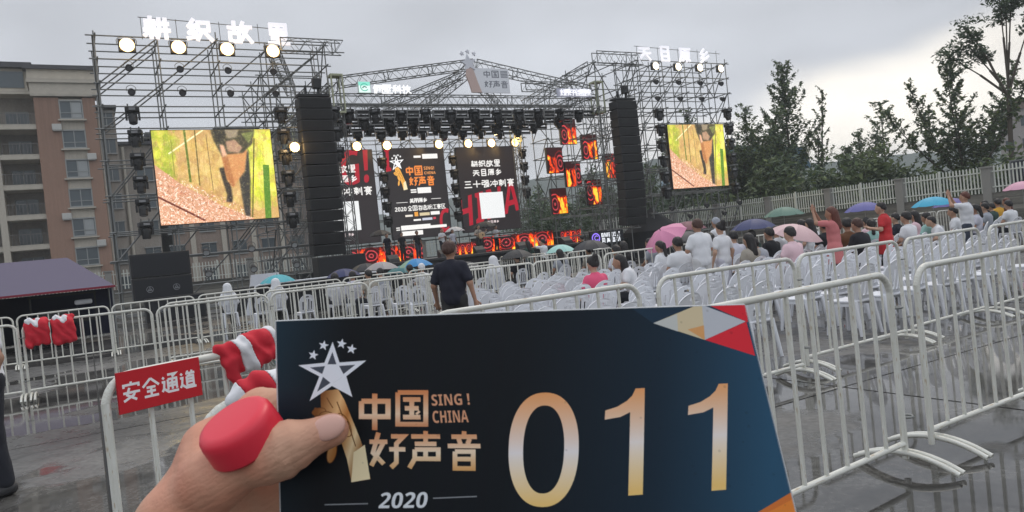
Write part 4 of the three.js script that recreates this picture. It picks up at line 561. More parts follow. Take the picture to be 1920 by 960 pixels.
{
  const g1 = 'barriers of the nearest row', g2 = 'barriers of the second row', g3 = 'barriers of the middle row', g4 = 'barriers of the far row', j = rng(14);
  between('white crowd barrier of the nearest row, left one ending under the red and white cloth', 0.23, -2.42, 2.03, -2.5, g1);
  between('white crowd barrier of the nearest row, directly right of the number card', 2.28, -2.55, 4.12, -2.68, g1);
  between('white crowd barrier of the nearest row at the right edge', 4.38, -2.72, 6.22, -2.74, g1);
  between('white crowd barrier carrying the red sign in the left foreground', 0.0, -3.70, 1.65, -4.46, g2);
  [[1.88, -4.44, 3.68, -4.46], [3.98, -4.66, 5.84, -4.74], [6.08, -4.95, 7.9, -5.02], [8.1, -5.1, 9.92, -5.2], [10.1, -5.2, 11.9, -5.3]].forEach((a, i) => between(`white crowd barrier of the second row before the chairs, ${ord(i + 1)} from the left`, ...a, g2));
  for (let i = -1; i < 12; i++) { const x = -0.9 + i * 1.83, y = 13.35 + 0.015 * i + 0.2 * (j() - 0.5); between(`white crowd barrier of the long middle row, ${ord(i + 2)} from the left`, x, -y, x + 1.8, -(y + 0.12 * (j() - 0.5)), g3); }
  for (let i = 0; i < 11; i++) { const x = -5.04 + i * 1.83, y = 19.4 + 0.35 * (j() - 0.5); between(`white crowd barrier of the far row toward the stage, ${ord(i + 1)} from the left`, x, -y, x + 1.8, -(y + 0.25 * (j() - 0.5)), g4); }
  for (let i = 0; i < 4; i++) { const x = 1.2 + i * 1.84; between(`white crowd barrier of the short inner row behind the middle row, ${ord(i + 1)} from the left`, x, -15.2 - 0.1 * i, x + 1.8, -15.25 - 0.1 * i, 'barriers of the inner row'); }
  for (let i = 0; i < 7; i++) { const x = 20.6 + i * 1.84; between(`white crowd barrier at the far right before the fence, ${ord(i + 1)} from the left`, x, -17.2 - 0.1 * (j() - 0.5), x + 1.8, -17.2, 'barriers at the far right'); }
  for (let i = 0; i < 4; i++) { const z = -19.6 - i * 1.84; between(`white crowd barrier of the aisle running to the stage, ${ord(i + 1)} from the near end`, 14.9, z, 14.95, z - 1.8, 'barriers of the stage aisle'); }
}

// ---------------------------------------------------------------- white plastic chairs
const chairMat = M([0.78, 0.80, 0.84], 0.36), chairMat2 = M([0.72, 0.73, 0.76], 0.42);
const CH = (() => {
  const s = new THREE.Shape(); s.moveTo(-0.17, 0); s.lineTo(0.17, 0); s.lineTo(0.205, 0.2); s.bezierCurveTo(0.215, 0.36, 0.12, 0.455, 0, 0.455); s.bezierCurveTo(-0.12, 0.455, -0.215, 0.36, -0.205, 0.2); s.closePath();
  for (const [x, h] of [[-0.11, 0.27], [-0.037, 0.33], [0.037, 0.33], [0.11, 0.27]]) { const p = new THREE.Path(); p.moveTo(x - 0.017, 0.06); p.lineTo(x - 0.02, h); p.lineTo(x + 0.02, h); p.lineTo(x + 0.017, 0.06); p.closePath(); s.holes.push(p); }
  const p = new THREE.Path(); p.moveTo(-0.045, 0.375); p.lineTo(-0.04, 0.405); p.lineTo(0.04, 0.405); p.lineTo(0.045, 0.375); p.closePath(); s.holes.push(p);
  const back = new THREE.ExtrudeGeometry(s, { depth: 0.018, bevelEnabled: false, curveSegments: 8 }), q = back.attributes.position;
  for (let i = 0; i < q.count; i++) { const x = q.getX(i), y = q.getY(i); q.setXYZ(i, x, 0.435 + y * 0.985, q.getZ(i) - 0.205 - y * 0.24 + x * x * 1.1); } back.computeVertexNormals();
  const leg = (x, z, fx, fz) => { const g = cyl(V(fx, 0, fz), V(x, 0.43, z), 0.022, 0.036, 6); return g; };
  return { back, seat: mg([rbox(0.41, 0.035, 0.4, 0.016, 0, 0.425, 0, 2), box(0.36, 0.05, 0.015, 0, 0.39, 0.18), box(0.015, 0.05, 0.34, -0.185, 0.39, 0), box(0.015, 0.05, 0.34, 0.185, 0.39, 0)]), legs: [leg(-0.18, 0.17, -0.215, 0.21), leg(0.18, 0.17, 0.215, 0.21), leg(-0.175, -0.18, -0.21, -0.25), leg(0.175, -0.18, 0.21, -0.25)] };
})();
const chairs = [];
function chair(label, x, z, ry, group) {
  const k = chairs.length % 3 === 1 ? 1 : 0, src = chairs.find((c) => c.k === k); let t;
  if (src) { t = dup(src.t, label, x, 0, z, ry); t.userData.group = group; } else { t = thing('plastic_chair', label, 'chair', x, 0, z, ry, group); const m = k ? chairMat2 : chairMat; part(t, 'seat', CH.seat, m); part(t, 'backrest', CH.back, m); for (const g of CH.legs) part(t, 'leg', g, m); }
  chairs.push({ t, k, x, z }); return t;
}

// ---------------------------------------------------------------- people
const skinTones = [M([0.42, 0.245, 0.165], 0.6), M([0.36, 0.20, 0.13], 0.6), M([0.48, 0.30, 0.21], 0.6)], hairBlack = M([0.012, 0.010, 0.010], 0.55), hairBrown = M([0.055, 0.022, 0.014], 0.55), hairRed = M([0.10, 0.028, 0.016], 0.55), shoeM = M([0.03, 0.03, 0.032], 0.6);
const POSES = {
  stand: { hip: [0, 0.93, 0], knee: [[-0.10, 0.5, 0.03], [0.10, 0.5, 0.02]], ankle: [[-0.11, 0.09, -0.02], [0.11, 0.09, -0.03]], chest: [0, 1.30, 0], head: [0, 1.585, 0.015], sh: [[-0.172, 1.385, -0.005], [0.172, 1.385, -0.005]], el: [[-0.25, 1.10, -0.03], [0.25, 1.10, -0.03]], wr: [[-0.275, 0.86, 0.05], [0.275, 0.86, 0.05]] },
  walk: { hip: [0, 0.92, 0], knee: [[-0.10, 0.5, 0.12], [0.10, 0.49, -0.02]], ankle: [[-0.10, 0.09, 0.16], [0.10, 0.12, -0.22]], chest: [0, 1.30, 0.01], head: [0, 1.585, 0.03], sh: [[-0.19, 1.385, 0.0], [0.19, 1.385, 0.0]], el: [[-0.27, 1.11, -0.06], [0.27, 1.11, -0.02]], wr: [[-0.30, 0.87, 0.0], [0.29, 0.88, 0.1]] },
  phone: { hip: [0, 0.93, 0], knee: [[-0.10, 0.5, 0.03], [0.10, 0.5, 0.02]], ankle: [[-0.12, 0.09, -0.02], [0.12, 0.09, -0.03]], chest: [0, 1.29, 0], head: [0, 1.565, 0.06], sh: [[-0.172, 1.375, 0.01], [0.172, 1.375, 0.01]], el: [[-0.25, 1.12, 0.06], [0.25, 1.12, 0.06]], wr: [[-0.09, 1.16, 0.27], [0.09, 1.16, 0.27]] },
  photo: { hip: [0, 0.93, 0], knee: [[-0.10, 0.5, 0.03], [0.10, 0.5, 0.02]], ankle: [[-0.11, 0.09, -0.02], [0.11, 0.09, -0.03]], chest: [0, 1.30, 0], head: [0, 1.585, 0.02], sh: [[-0.172, 1.40, 0.0], [0.172, 1.40, 0.0]], el: [[-0.27, 1.42, 0.25], [0.27, 1.42, 0.25]], wr: [[-0.14, 1.64, 0.32], [0.12, 1.66, 0.32]] },
  guitar: { hip: [0, 0.93, 0], knee: [[-0.12, 0.5, 0.03], [0.12, 0.5, 0.04]], ankle: [[-0.14, 0.09, -0.02], [0.15, 0.09, 0.0]], chest: [0, 1.30, 0], head: [0.02, 1.575, 0.03], sh: [[-0.172, 1.385, 0], [0.172, 1.385, 0]], el: [[-0.3, 1.14, 0.02], [0.3, 1.16, 0.06]], wr: [[-0.1, 1.06, 0.2], [0.36, 1.28, 0.24]] },
  seat: { hip: [0, 0.53, -0.03], knee: [[-0.12, 0.5, 0.4], [0.12, 0.5, 0.4]], ankle: [[-0.12, 0.09, 0.38], [0.12, 0.09, 0.38]], chest: [0, 0.90, -0.05], head: [0, 1.195, 0.0], sh: [[-0.18, 0.99, -0.05], [0.18, 0.99, -0.05]], el: [[-0.235, 0.74, 0.0], [0.235, 0.74, 0.0]], wr: [[-0.1, 0.62, 0.24], [0.1, 0.62, 0.24]] },
  lean: { hip: [0, 0.53, -0.03], knee: [[-0.12, 0.5, 0.4], [0.12, 0.5, 0.4]], ankle: [[-0.12, 0.09, 0.38], [0.12, 0.09, 0.38]], chest: [0.02, 0.86, 0.08], head: [0.04, 1.10, 0.22], sh: [[-0.17, 0.95, 0.1], [0.19, 0.95, 0.09]], el: [[-0.24, 0.72, 0.16], [0.25, 0.71, 0.15]], wr: [[-0.1, 0.62, 0.36], [0.1, 0.62, 0.36]] },
  hold: { hip: [0, 0.53, -0.03], knee: [[-0.12, 0.5, 0.4], [0.12, 0.5, 0.4]], ankle: [[-0.12, 0.09, 0.38], [0.12, 0.09, 0.38]], chest: [0, 0.90, -0.05], head: [0, 1.195, 0.0], sh: [[-0.18, 0.99, -0.05], [0.18, 0.99, -0.05]], el: [[-0.235, 0.74, 0.0], [0.22, 0.74, 0.06]], wr: [[-0.1, 0.62, 0.24], [0.13, 0.84, 0.2]] },
};
const geoCache = {};
function handBones(w, dir, out) { // palm, four fingers and a thumb, slightly curled
  const d = V(...dir).normalize(), side = V(out, 0, 0).addScaledVector(d, -d.x * out).normalize(), nrm = d.clone().cross(side), p = (a, b, c) => { const q = V(...w).addScaledVector(d, a).addScaledVector(side, b).addScaledVector(nrm, c * out); return [q.x, q.y, q.z]; };
  const b = [B(w, p(0.085, 0, 0), 0.026, 0.034)];
  [[-0.028, 0.16], [-0.010, 0.175], [0.009, 0.168], [0.026, 0.148]].forEach(([s, L]) => { b.push(B(p(0.085, s, 0), p(0.085 + (L - 0.085) * 0.55, s * 1.1, 0.012), 0.0105, 0.0095), B(p(0.085 + (L - 0.085) * 0.55, s * 1.1, 0.012), p(L * 0.96, s * 1.05, 0.034), 0.0095, 0.008)); });
  b.push(B(p(0.03, -0.024, 0.006), p(0.075, -0.052, 0.026), 0.014, 0.011), B(p(0.075, -0.052, 0.026), p(0.108, -0.05, 0.04), 0.011, 0.009)); return b;
}
function personGeo(pose, hairStyle, sleeve, cell, top, bottom, build) {
  const key = [pose, hairStyle, sleeve, cell, top, bottom, build].join(); if (geoCache[key]) return geoCache[key];
  const P = POSES[pose], seated = P.hip[1] < 0.8, w = build, g = {}, mid = (a, b, t) => a.map((v, i) => lerp(v, b[i], t));
  const torso = [B([P.sh[0][0] * 0.6, P.sh[0][1] - 0.055, P.sh[0][2]], [P.sh[1][0] * 0.6, P.sh[1][1] - 0.055, P.sh[1][2]], 0.08 * w, 0.08 * w), B([0, P.sh[0][1] + 0.02, P.sh[0][2]], [0, P.sh[0][1] - 0.05, P.sh[0][2]], 0.06, 0.085), B([-0.075 * w, P.chest[1] - 0.04, P.chest[2]], [0.075 * w, P.chest[1] - 0.04, P.chest[2]], 0.105 * w, 0.105 * w), B([-0.06 * w, lerp(P.hip[1], P.chest[1], 0.45), lerp(P.hip[2], P.chest[2], 0.45)], [0.06 * w, lerp(P.hip[1], P.chest[1], 0.45), lerp(P.hip[2], P.chest[2], 0.45)], 0.1 * w, 0.1 * w), B([-0.072, P.hip[1], P.hip[2]], [0.072, P.hip[1], P.hip[2]], 0.102, 0.102), B(P.hip, P.chest, 0.11 * w, 0.11 * w)];
  const neck = [B(mid(P.chest, P.head, 0.35), mid(P.chest, P.head, 0.8), 0.052, 0.05)], h = P.head;
  const head = [B([h[0], h[1] + 0.03, h[2] - 0.012], [h[0], h[1] - 0.03, h[2] + 0.012], 0.088, 0.068), B([h[0], h[1] + 0.02, h[2] - 0.03], [h[0], h[1] + 0.03, h[2]], 0.085, 0.085), B([h[0], h[1] - 0.07, h[2] + 0.045], [h[0], h[1] - 0.06, h[2] + 0.03], 0.04, 0.045), B([h[0], h[1] - 0.0, h[2] + 0.088], [h[0], h[1] - 0.03, h[2] + 0.1], 0.011, 0.016), ...[-1, 1].map((s) => B([h[0] + s * 0.087, h[1] + 0.005, h[2] - 0.005], [h[0] + s * 0.085, h[1] - 0.035, h[2] + 0.002], 0.02, 0.014))];
  const arms = [], sleeves = [], legs = [], trous = [], feet = [], hands = [];
  for (const i of [0, 1]) {
    arms.push(B([P.sh[i][0] * 0.95, P.sh[i][1] - 0.02, P.sh[i][2]], P.el[i], 0.044 * w, 0.039), B(P.el[i], P.wr[i], 0.039, 0.027)); sleeves.push(B([P.sh[i][0] * 0.93, P.sh[i][1] - 0.028, P.sh[i][2]], mid(P.sh[i], P.el[i], sleeve > 1 ? 1 : sleeve), 0.044 * w, 0.047 * w)); if (sleeve > 1) sleeves.push(B(P.el[i], mid(P.el[i], P.wr[i], sleeve - 1), 0.045, 0.036));
    const hp = [(i ? 1 : -1) * 0.085, P.hip[1] - 0.02, P.hip[2]]; legs.push(B(hp, P.knee[i], 0.082, 0.056), B(P.knee[i], P.ankle[i], 0.054, 0.037)); trous.push(B(hp, P.knee[i], 0.09, 0.068), B(P.knee[i], [P.ankle[i][0], P.ankle[i][1] + 0.03, P.ankle[i][2]], 0.066, 0.056));
    const a = P.ankle[i]; feet.push(B([a[0], a[1] - 0.035, a[2] - 0.03], [a[0] + (i ? 0.02 : -0.02), 0.036, a[2] + 0.15], 0.045, 0.034)); const dv = P.wr[i].map((v, q) => v - P.el[i][q]); hands.push(handBones(P.wr[i], dv, i ? -1 : 1));
  }
  const bodyG = [skinOver([...torso, ...neck, ...head, ...arms, ...legs, ...feet], cell, 0.035)]; for (const hb of hands) bodyG.push(skinOver(hb, cell > 0.02 ? 0.008 : 0.0055, 0.008)); g.body = mg(bodyG);
  const hem = bottom === 'dress' ? P.hip[1] - 0.34 : P.hip[1] - (seated ? 0.05 : 0.1), rip = (x, y, z) => 0.0035 * Math.sin(y * 26 + Math.abs(x) * 48 + Math.sin(z * 30 + x * 14) * 2);
  const dress = bottom === 'dress' ? [B([-0.09, P.hip[1] - 0.05, P.hip[2]], [-0.1, P.hip[1] - 0.42, P.hip[2] + (seated ? 0.2 : 0)], 0.12, 0.15), B([0.09, P.hip[1] - 0.05, P.hip[2]], [0.1, P.hip[1] - 0.42, P.hip[2] + (seated ? 0.2 : 0)], 0.12, 0.15)] : [];
  const topB = [...torso, ...sleeves, ...dress]; { const f = field(topB, 0.05, 0.016), [lo, hi] = bounds(topB, 0.07), ny = P.chest[1] + 0.165; g.shirt = nets((x, y, z) => Math.max(f(x, y, z) + rip(x, y, z), hem - y, y - ny + 0.35 * Math.abs(x) * 0), lo, hi, cell); }
  const botB = [torso[4], ...trous]; { const f = field(botB, 0.04, 0.012), [lo, hi] = bounds(botB, 0.06), wy = P.hip[1] + 0.06; g.pants = nets((x, y, z) => Math.max(f(x, y, z) + rip(x, y, z) * 0.7, (seated && z > 0.12 ? -1 : y - wy)), lo, hi, cell); }
  g.shoes = skinOver(feet, cell * 0.8, 0.02, 0.008);
  const hairB = [B([h[0], h[1] + 0.04, h[2] - 0.02], [h[0], h[1] + 0.01, h[2] - 0.03], 0.09, 0.088)]; let cut = (x, y, z) => Math.max((h[1] - 0.03 + (z - h[2]) * 0.62) - y, (z - h[2] - 0.035) - (y - h[1] - 0.045) * 1.4);
  if (hairStyle === 'long') { hairB.push(B([h[0], h[1] + 0.0, h[2] - 0.05], [h[0], h[1] - 0.26, h[2] - 0.11], 0.085, 0.075)); cut = (x, y, z) => (z - h[2] - 0.035) - Math.max(-0.05, y - h[1] - 0.045) * 1.4; }
  if (hairStyle === 'bob') { hairB.push(B([h[0], h[1], h[2] - 0.03], [h[0], h[1] - 0.1, h[2] - 0.04], 0.098, 0.09)); cut = (x, y, z) => Math.max(h[1] - 0.15 - y, (z - h[2] - 0.03) - Math.max(-0.04, y - h[1] - 0.04) * 1.4); }
  if (hairStyle === 'hood') { hairB.push(B([h[0], h[1] + 0.03, h[2] - 0.03], [h[0], h[1] - 0.14, h[2] - 0.05], 0.112, 0.13), B([-0.1, h[1] - 0.2, h[2] - 0.03], [0.1, h[1] - 0.2, h[2] - 0.03], 0.1, 0.1)); cut = (x, y, z) => (z - h[2] - 0.06) - Math.max(-0.02, y - h[1] - 0.06) * 1.2; }
  if (hairStyle === 'bun') hairB.push(B([h[0], h[1] + 0.1, h[2] - 0.09], [h[0], h[1] + 0.13, h[2] - 0.1], 0.045, 0.04));
  if (hairStyle === 'tail') { hairB.push(B([h[0], h[1] + 0.05, h[2] - 0.12], [h[0] + 0.02, h[1] - 0.2, h[2] - 0.17], 0.035, 0.025)); const c0 = cut; cut = (x, y, z) => z < h[2] - 0.09 ? -1 : c0(x, y, z); }
  { const f = field(hairB, 0.03, 0.012), [lo, hi] = bounds(hairB, 0.05); g.hair = nets((x, y, z) => Math.max(f(x, y, z) + 0.016 * (fbm(x * 55 + 7, z * 55 + y * 22, 2) - 0.5), cut(x, y, z) + 0.03 * (fbm(x * 40, z * 40 + 3, 2) - 0.5)), lo, hi, Math.min(cell * 0.55, 0.012)); }
  g.eyes = mg([-1, 1].map((s) => new THREE.SphereGeometry(0.012, 8, 6).translate(h[0] + s * 0.033, h[1] + 0.012, h[2] + 0.083))); g.mouth = rbox(0.045, 0.012, 0.01, 0.004, h[0], h[1] - 0.062, h[2] + 0.086);
  return geoCache[key] = g;
}
const eyeM = M([0.02, 0.015, 0.012], 0.3), lipM = M([0.3, 0.1, 0.09], 0.5);
let nPerson = 0;
function person(label, x, z, o = {}) {
  const t = thing('person', label, 'person', x, o.y || 0, z, o.ry ?? PI, o.group), g = personGeo(o.pose || 'stand', o.hair || 'short', o.sleeve ?? 0.62, o.cell || 0.024, 0, o.bottom || 'trousers', o.build || 0.95);
  t.scale.setScalar(o.scale || 1); const n = nPerson++;
  part(t, 'body', g.body, o.skin || skinTones[n % 3]); part(t, 'shirt', g.shirt, o.shirt); part(t, 'trousers', g.pants, o.pants || DARKP[n % 3]); part(t, 'shoes', g.shoes, shoeM); part(t, 'hair', g.hair, o.hairM || hairBlack);
  if (o.face) { part(t, 'eyes', g.eyes, eyeM); part(t, 'mouth', g.mouth, lipM); }
  return t;
}
const DARKP = [M([0.02, 0.022, 0.03], 0.9), M([0.05, 0.06, 0.085], 0.9), M([0.03, 0.03, 0.03], 0.9)];
const C = { white: M([0.68, 0.69, 0.71], 0.85), black: M([0.013, 0.013, 0.017], 0.9), navy: M([0.012, 0.013, 0.024], 0.9), pink: M([0.72, 0.10, 0.20], 0.85), palepink: M([0.70, 0.50, 0.54], 0.85), salmon: M([0.52, 0.17, 0.17], 0.85), red: M([0.50, 0.025, 0.03], 0.8), grey: M([0.32, 0.34, 0.38], 0.85), beige: M([0.34, 0.31, 0.26], 0.85), mint: M([0.30, 0.50, 0.46], 0.85), yellow: M([0.62, 0.34, 0.04], 0.85), brown: M([0.12, 0.05, 0.02], 0.85), lilac: M([0.55, 0.55, 0.62], 0.85), darkgreen: M([0.03, 0.06, 0.05], 0.85), whiteP: M([0.55, 0.55, 0.55], 0.9) };
const phoneG = rbox(0.075, 0.15, 0.009, 0.004), phoneM = M([0.015, 0.015, 0.018], 0.2);
const seats = [];   // where people sit: [x, z]
{
  const st = (label, px, py, d, o) => { const [x, z] = spot(px, py, d); seats.push([x, z]); return person(label, x, z, { ry: PI + (o.turn || 0), ...o }); };
  st('man in black T-shirt and black trousers walking away in the aisle', 842, 470, 10.3, { pose: 'walk', shirt: C.navy, pants: DARKP[2], cell: 0.017, turn: -0.75, build: 1.1, sleeve: 0.75, skin: skinTones[1], hairM: hairBrown });
  st('man in white T-shirt and white trousers standing with bent arms', 1310, 425, 13.6, { pose: 'phone', shirt: C.white, pants: C.whiteP, cell: 0.02, build: 1.08, sleeve: 0.7, turn: -0.2, hairM: hairBrown });
  st('woman in white top with tied-up hair standing beside the white-shirted man', 1352, 440, 14.2, { pose: 'stand', shirt: C.white, pants: C.lilac, hair: 'bun', scale: 0.93 });
  st('person in grey cap and white top standing behind the woman with tied-up hair', 1344, 410, 18, { pose: 'phone', shirt: C.white, hairM: C.grey, scale: 1.02 });
  st('woman in long salmon shirt holding up a phone with both arms', 1560, 412, 14.2, { pose: 'photo', shirt: C.salmon, bottom: 'dress', hair: 'long', hairM: hairRed, turn: 0.5, sleeve: 0.8, scale: 0.97 });
  st('woman in bright red top and black trousers standing in the seats', 1656, 392, 15.4, { pose: 'phone', shirt: C.red, hair: 'short', turn: 0.5, bottom: 'dress', scale: 0.98, pants: DARKP[0] });
  st('man in white T-shirt raising both arms to photograph at far right', 1810, 376, 17.4, { pose: 'photo', shirt: C.white, hairM: hairRed, turn: 0.35, pants: DARKP[1], build: 1.06 });
  st('person in white top and black trousers cut by the left edge', -30, 700, 5.9, { pose: 'stand', shirt: C.white, cell: 0.02, ry: -1.2, pants: DARKP[0], face: true });
  for (const [nm, px, py, d, sc] of [['woman in salmon shirt', 1560, 412, 14.2, 0.97], ['man in white T-shirt at far right', 1810, 376, 17.4, 1]]) { const [x, z] = spot(px, py, d), a = PI + (nm[0] === 'w' ? 0.5 : 0.35), lx = -0.01, lz = 0.36; const m = solo('phone', `dark phone held up by the ${nm}`, 'phone', phoneG, phoneM, x + (lx * Math.cos(a) + lz * Math.sin(a)) * sc, 1.74 * sc, z + (-lx * Math.sin(a) + lz * Math.cos(a)) * sc, 'raised phones'); m.rotation.set(0, a, PI / 2, 'YXZ'); }
  const sit = (label, px, py, d, o, ch = true) => { const [x, z] = spot(px, py, d), ry = PI + (o.turn || 0); seats.push([x, z]); if (ch) chair(`white chair under the ${label.replace(' sitting', '')}`, x, z, ry, 'chairs in use'); return person(label, x, z, { pose: 'seat', ry, ...o }); };
  sit('child in bright pink shirt sitting before the middle barriers', 1110, 490, 11.7, { shirt: C.pink, hair: 'bun', scale: 0.95 });
  sit('woman in white T-shirt with long black hair sitting bent forward', 1184, 485, 12.4, { shirt: C.white, hair: 'long', pose: 'lean', turn: 0.9 });
  sit('man in plain white T-shirt sitting left of the standing white-shirted man', 1270, 460, 14.6, { shirt: C.white, build: 1.1, turn: -0.2, scale: 1.05 });
  sit('woman in beige top with long hair sitting left of the pink umbrella', 1402, 450, 14.2, { shirt: C.beige, hair: 'long' });
  sit('person in blue-grey shirt sitting beside the woman in beige', 1432, 455, 14.3, { shirt: C.grey, pose: 'lean', turn: 0.2 });
  sit('man in black shirt sitting left of the pale pink umbrella', 1441, 442, 15.8, { shirt: C.black, scale: 1.04 });
  sit('person in pale pink T-shirt sitting in front of the pale pink umbrella', 1480, 445, 13.6, { shirt: C.palepink, scale: 1.04 });
  sit('man in black shirt sitting just right of the woman in salmon', 1606, 428, 14.6, { shirt: C.black, build: 1.1, scale: 1.05, hairM: hairBrown });
  sit('man in dark brown shirt sitting close behind the woman in salmon', 1588, 425, 15.6, { shirt: C.brown, turn: -0.6, scale: 1.06 });
  sit('woman in mint top sitting left of the woman in red', 1632, 415, 16.6, { shirt: C.mint, hair: 'tail', turn: -0.6 });
  sit('man in white T-shirt sitting alone right of the woman in red', 1697, 406, 16.4, { shirt: C.white, scale: 1.06 });
  sit('person in mint green shirt sitting under the cyan umbrella', 1736, 414, 17.6, { shirt: C.mint });
  sit('person in white shirt sitting bent forward under the cyan umbrella', 1764, 414, 17.2, { shirt: C.white, pose: 'lean', turn: 0.6 });
  sit('man in white shirt sitting beside the photographing man', 1786, 404, 18.4, { shirt: C.white, turn: 0.4, scale: 1.05 });
  sit('girl in white top with ponytail sitting behind the pale pink umbrella', 1500, 412, 19.5, { shirt: C.white, hair: 'tail', scale: 1.1 });
  sit('woman in white top with long hair sitting behind the pale pink umbrella', 1516, 412, 19.3, { shirt: C.white, hair: 'long', scale: 1.1 });
  sit('person in yellow shirt sitting far right before the fence', 1868, 362, 25, { shirt: C.yellow, scale: 1.08, turn: -0.5 });
  sit('person in black jacket sitting far right before the fence', 1843, 365, 24.4, { shirt: C.black, scale: 1.08, turn: 0.4 });
  sit('person in dark teal top sitting between the black jacket and yellow shirt', 1856, 368, 24, { shirt: C.darkgreen, scale: 1.0 });
  sit('woman in brown top with long brown hair sitting far right', 1884, 362, 25, { shirt: C.brown, hair: 'long', hairM: hairRed, scale: 1.08 });
  sit('person in white hooded poncho sitting before the black umbrella', 925, 500, 20.5, { shirt: C.white, hairM: C.white, hair: 'hood', build: 1.2, sleeve: 1.8 });
  sit('person in white poncho sitting beneath the teal umbrella at left', 519, 556, 21.6, { shirt: C.white, build: 1.2, sleeve: 1.8, hairM: C.white, hair: 'hood' });
  sit('person in white poncho sitting beneath the navy umbrella, left one', 630, 548, 21, { shirt: C.white, build: 1.2, sleeve: 1.8, hair: 'bob' });
  sit('person in white poncho sitting beneath the navy umbrella, right one', 664, 548, 20.6, { shirt: C.lilac, build: 1.15, sleeve: 1.8, hair: 'short' });
  sit('person in white poncho sitting alone at left beside the draped table', 428, 560, 22.5, { shirt: C.white, build: 1.2, sleeve: 1.8, hair: 'hood', hairM: C.white });
  sit('person in white top with white cap sitting left of the walking man', 792, 520, 22, { shirt: C.white, hairM: C.white });
  sit('man in dark shirt sitting beneath the blue umbrella', 770, 525, 22.4, { shirt: C.black }); sit('person in grey top sitting beneath the grey umbrella', 715, 535, 21.2, { shirt: C.grey }); sit('person in beige top sitting right of the poncho pair', 694, 552, 19.9, { shirt: C.beige, turn: 0.3 });
  sit('person in grey top sitting beneath the mint umbrella', 1050, 490, 21.5, { shirt: C.grey, hair: 'long' }); sit('person in dark top sitting beneath the first black umbrella', 970, 495, 22, { shirt: C.black }); sit('person in beige top sitting beneath the second black umbrella', 1105, 478, 20.5, { shirt: C.beige });
  sit('person in black and white top sitting behind the child in pink', 1155, 478, 17.5, { shirt: C.lilac, hair: 'tail' }); sit('person in dark top sitting beneath the navy umbrella at right', 1408, 440, 18, { shirt: C.darkgreen }); sit('person in pale pink top sitting beneath the purple umbrella', 1622, 405, 20, { shirt: C.palepink, hair: 'long' });
  sit('person in white top sitting near the tilted pink umbrella', 1236, 465, 16.6, { shirt: C.white, hair: 'tail', turn: 0.3 });
  for (const [px, d, col, hr, nm] of [[1166, 19, 'black', 'long', 'black top behind the woman bent forward'], [1215, 19.5, 'grey', 'short', 'grey top left of the tilted pink umbrella'], [1330, 17.2, 'beige', 'tail', 'beige top between the standing pair'], [1374, 16.4, 'lilac', 'short', 'lilac top left of the navy umbrella'], [1455, 17.4, 'white', 'short', 'white top left behind the pale pink umbrella'], [1545, 17.6, 'black', 'short', 'black top left of the woman in salmon'], [1680, 18.6, 'navy', 'short', 'navy top right behind the woman in red'], [1716, 19.4, 'palepink', 'long', 'pale pink top beside the lone white T-shirt'], [1830, 20, 'lilac', 'tail', 'lilac top right of the photographing man'], [1850, 21, 'grey', 'short', 'grey top at the far right middle seats'], [1895, 21.5, 'white', 'short', 'white top at the far right edge']]) sit(`person in ${nm}`, px, 440, d, { shirt: C[col], hair: hr, scale: 1.04, turn: 0.4 * Math.sin(px) });
  // near the stage
  st('dark figure standing at the stage front left, between umbrella and walking man', 770, 470, 31, { shirt: C.black }); st('person in white raising both arms before the stage', 1018, 452, 30, { pose: 'photo', shirt: C.white, turn: 0.4 }); st('dark figure standing before the red riser at right', 1092, 455, 31, { shirt: C.black }); st('dark figure standing at the stage front right of the guitarist', 990, 462, 31, { shirt: C.darkgreen, hair: 'long' });
  // performers
  const pf = (label, x, z, o) => person(label, x, z, { y: 1.352, ry: 0.2, face: true, ...o });
  pf('guitarist with dark clothes playing on stage', 20.9, -40, { pose: 'guitar', shirt: C.beige, pants: DARKP[2], hair: 'bob' });
  pf('singer in white T-shirt standing at centre stage', 18.45, -40, { pose: 'phone', shirt: C.white }); pf('performer in white shirt standing beside the singer', 19.65, -41, { pose: 'stand', shirt: C.lilac, hair: 'long', scale: 0.94 }); pf('performer in dark clothes standing just left of the guitarist', 19.25, -41.6, { pose: 'stand', shirt: C.black });
  pf('keyboard player in white shirt behind the keyboard', 22.6, -40.9, { pose: 'phone', shirt: C.white, scale: 0.95 }); pf('man in dark suit with white shirt front standing left on stage', 17.3, -41, { pose: 'stand', shirt: C.black, hair: 'short' }); pf('man in black suit second from left on stage', 16.4, -41.2, { pose: 'stand', shirt: C.black }); pf('man in dark jacket standing leftmost on stage', 15.4, -41, { pose: 'stand', shirt: C.navy });
  { const gt = thing('guitar', 'pale acoustic guitar held by the guitarist on stage', 'guitar', 20.95, 2.42, -39.72, 0.2); const s = new THREE.Shape(); s.moveTo(-0.25, 0); s.bezierCurveTo(-0.25, 0.21, -0.06, 0.2, 0.0, 0.12); s.bezierCurveTo(0.05, 0.17, 0.2, 0.17, 0.21, 0); s.bezierCurveTo(0.2, -0.17, 0.05, -0.17, 0, -0.12); s.bezierCurveTo(-0.06, -0.2, -0.25, -0.21, -0.25, 0); part(gt, 'body', new THREE.ExtrudeGeometry(s, { depth: 0.09, bevelEnabled: true, bevelSize: 0.008, bevelThickness: 0.008, bevelSegments: 1 }).rotateZ(0.35), M([0.62, 0.42, 0.24], 0.35)); part(gt, 'neck', box(0.62, 0.05, 0.03, 0.45, 0, 0.07).rotateZ(0.35), M([0.1, 0.05, 0.03], 0.4)); part(gt, 'sound_hole', new THREE.CircleGeometry(0.05, 18).translate(0.03, 0.01, 0.102), black); }
}
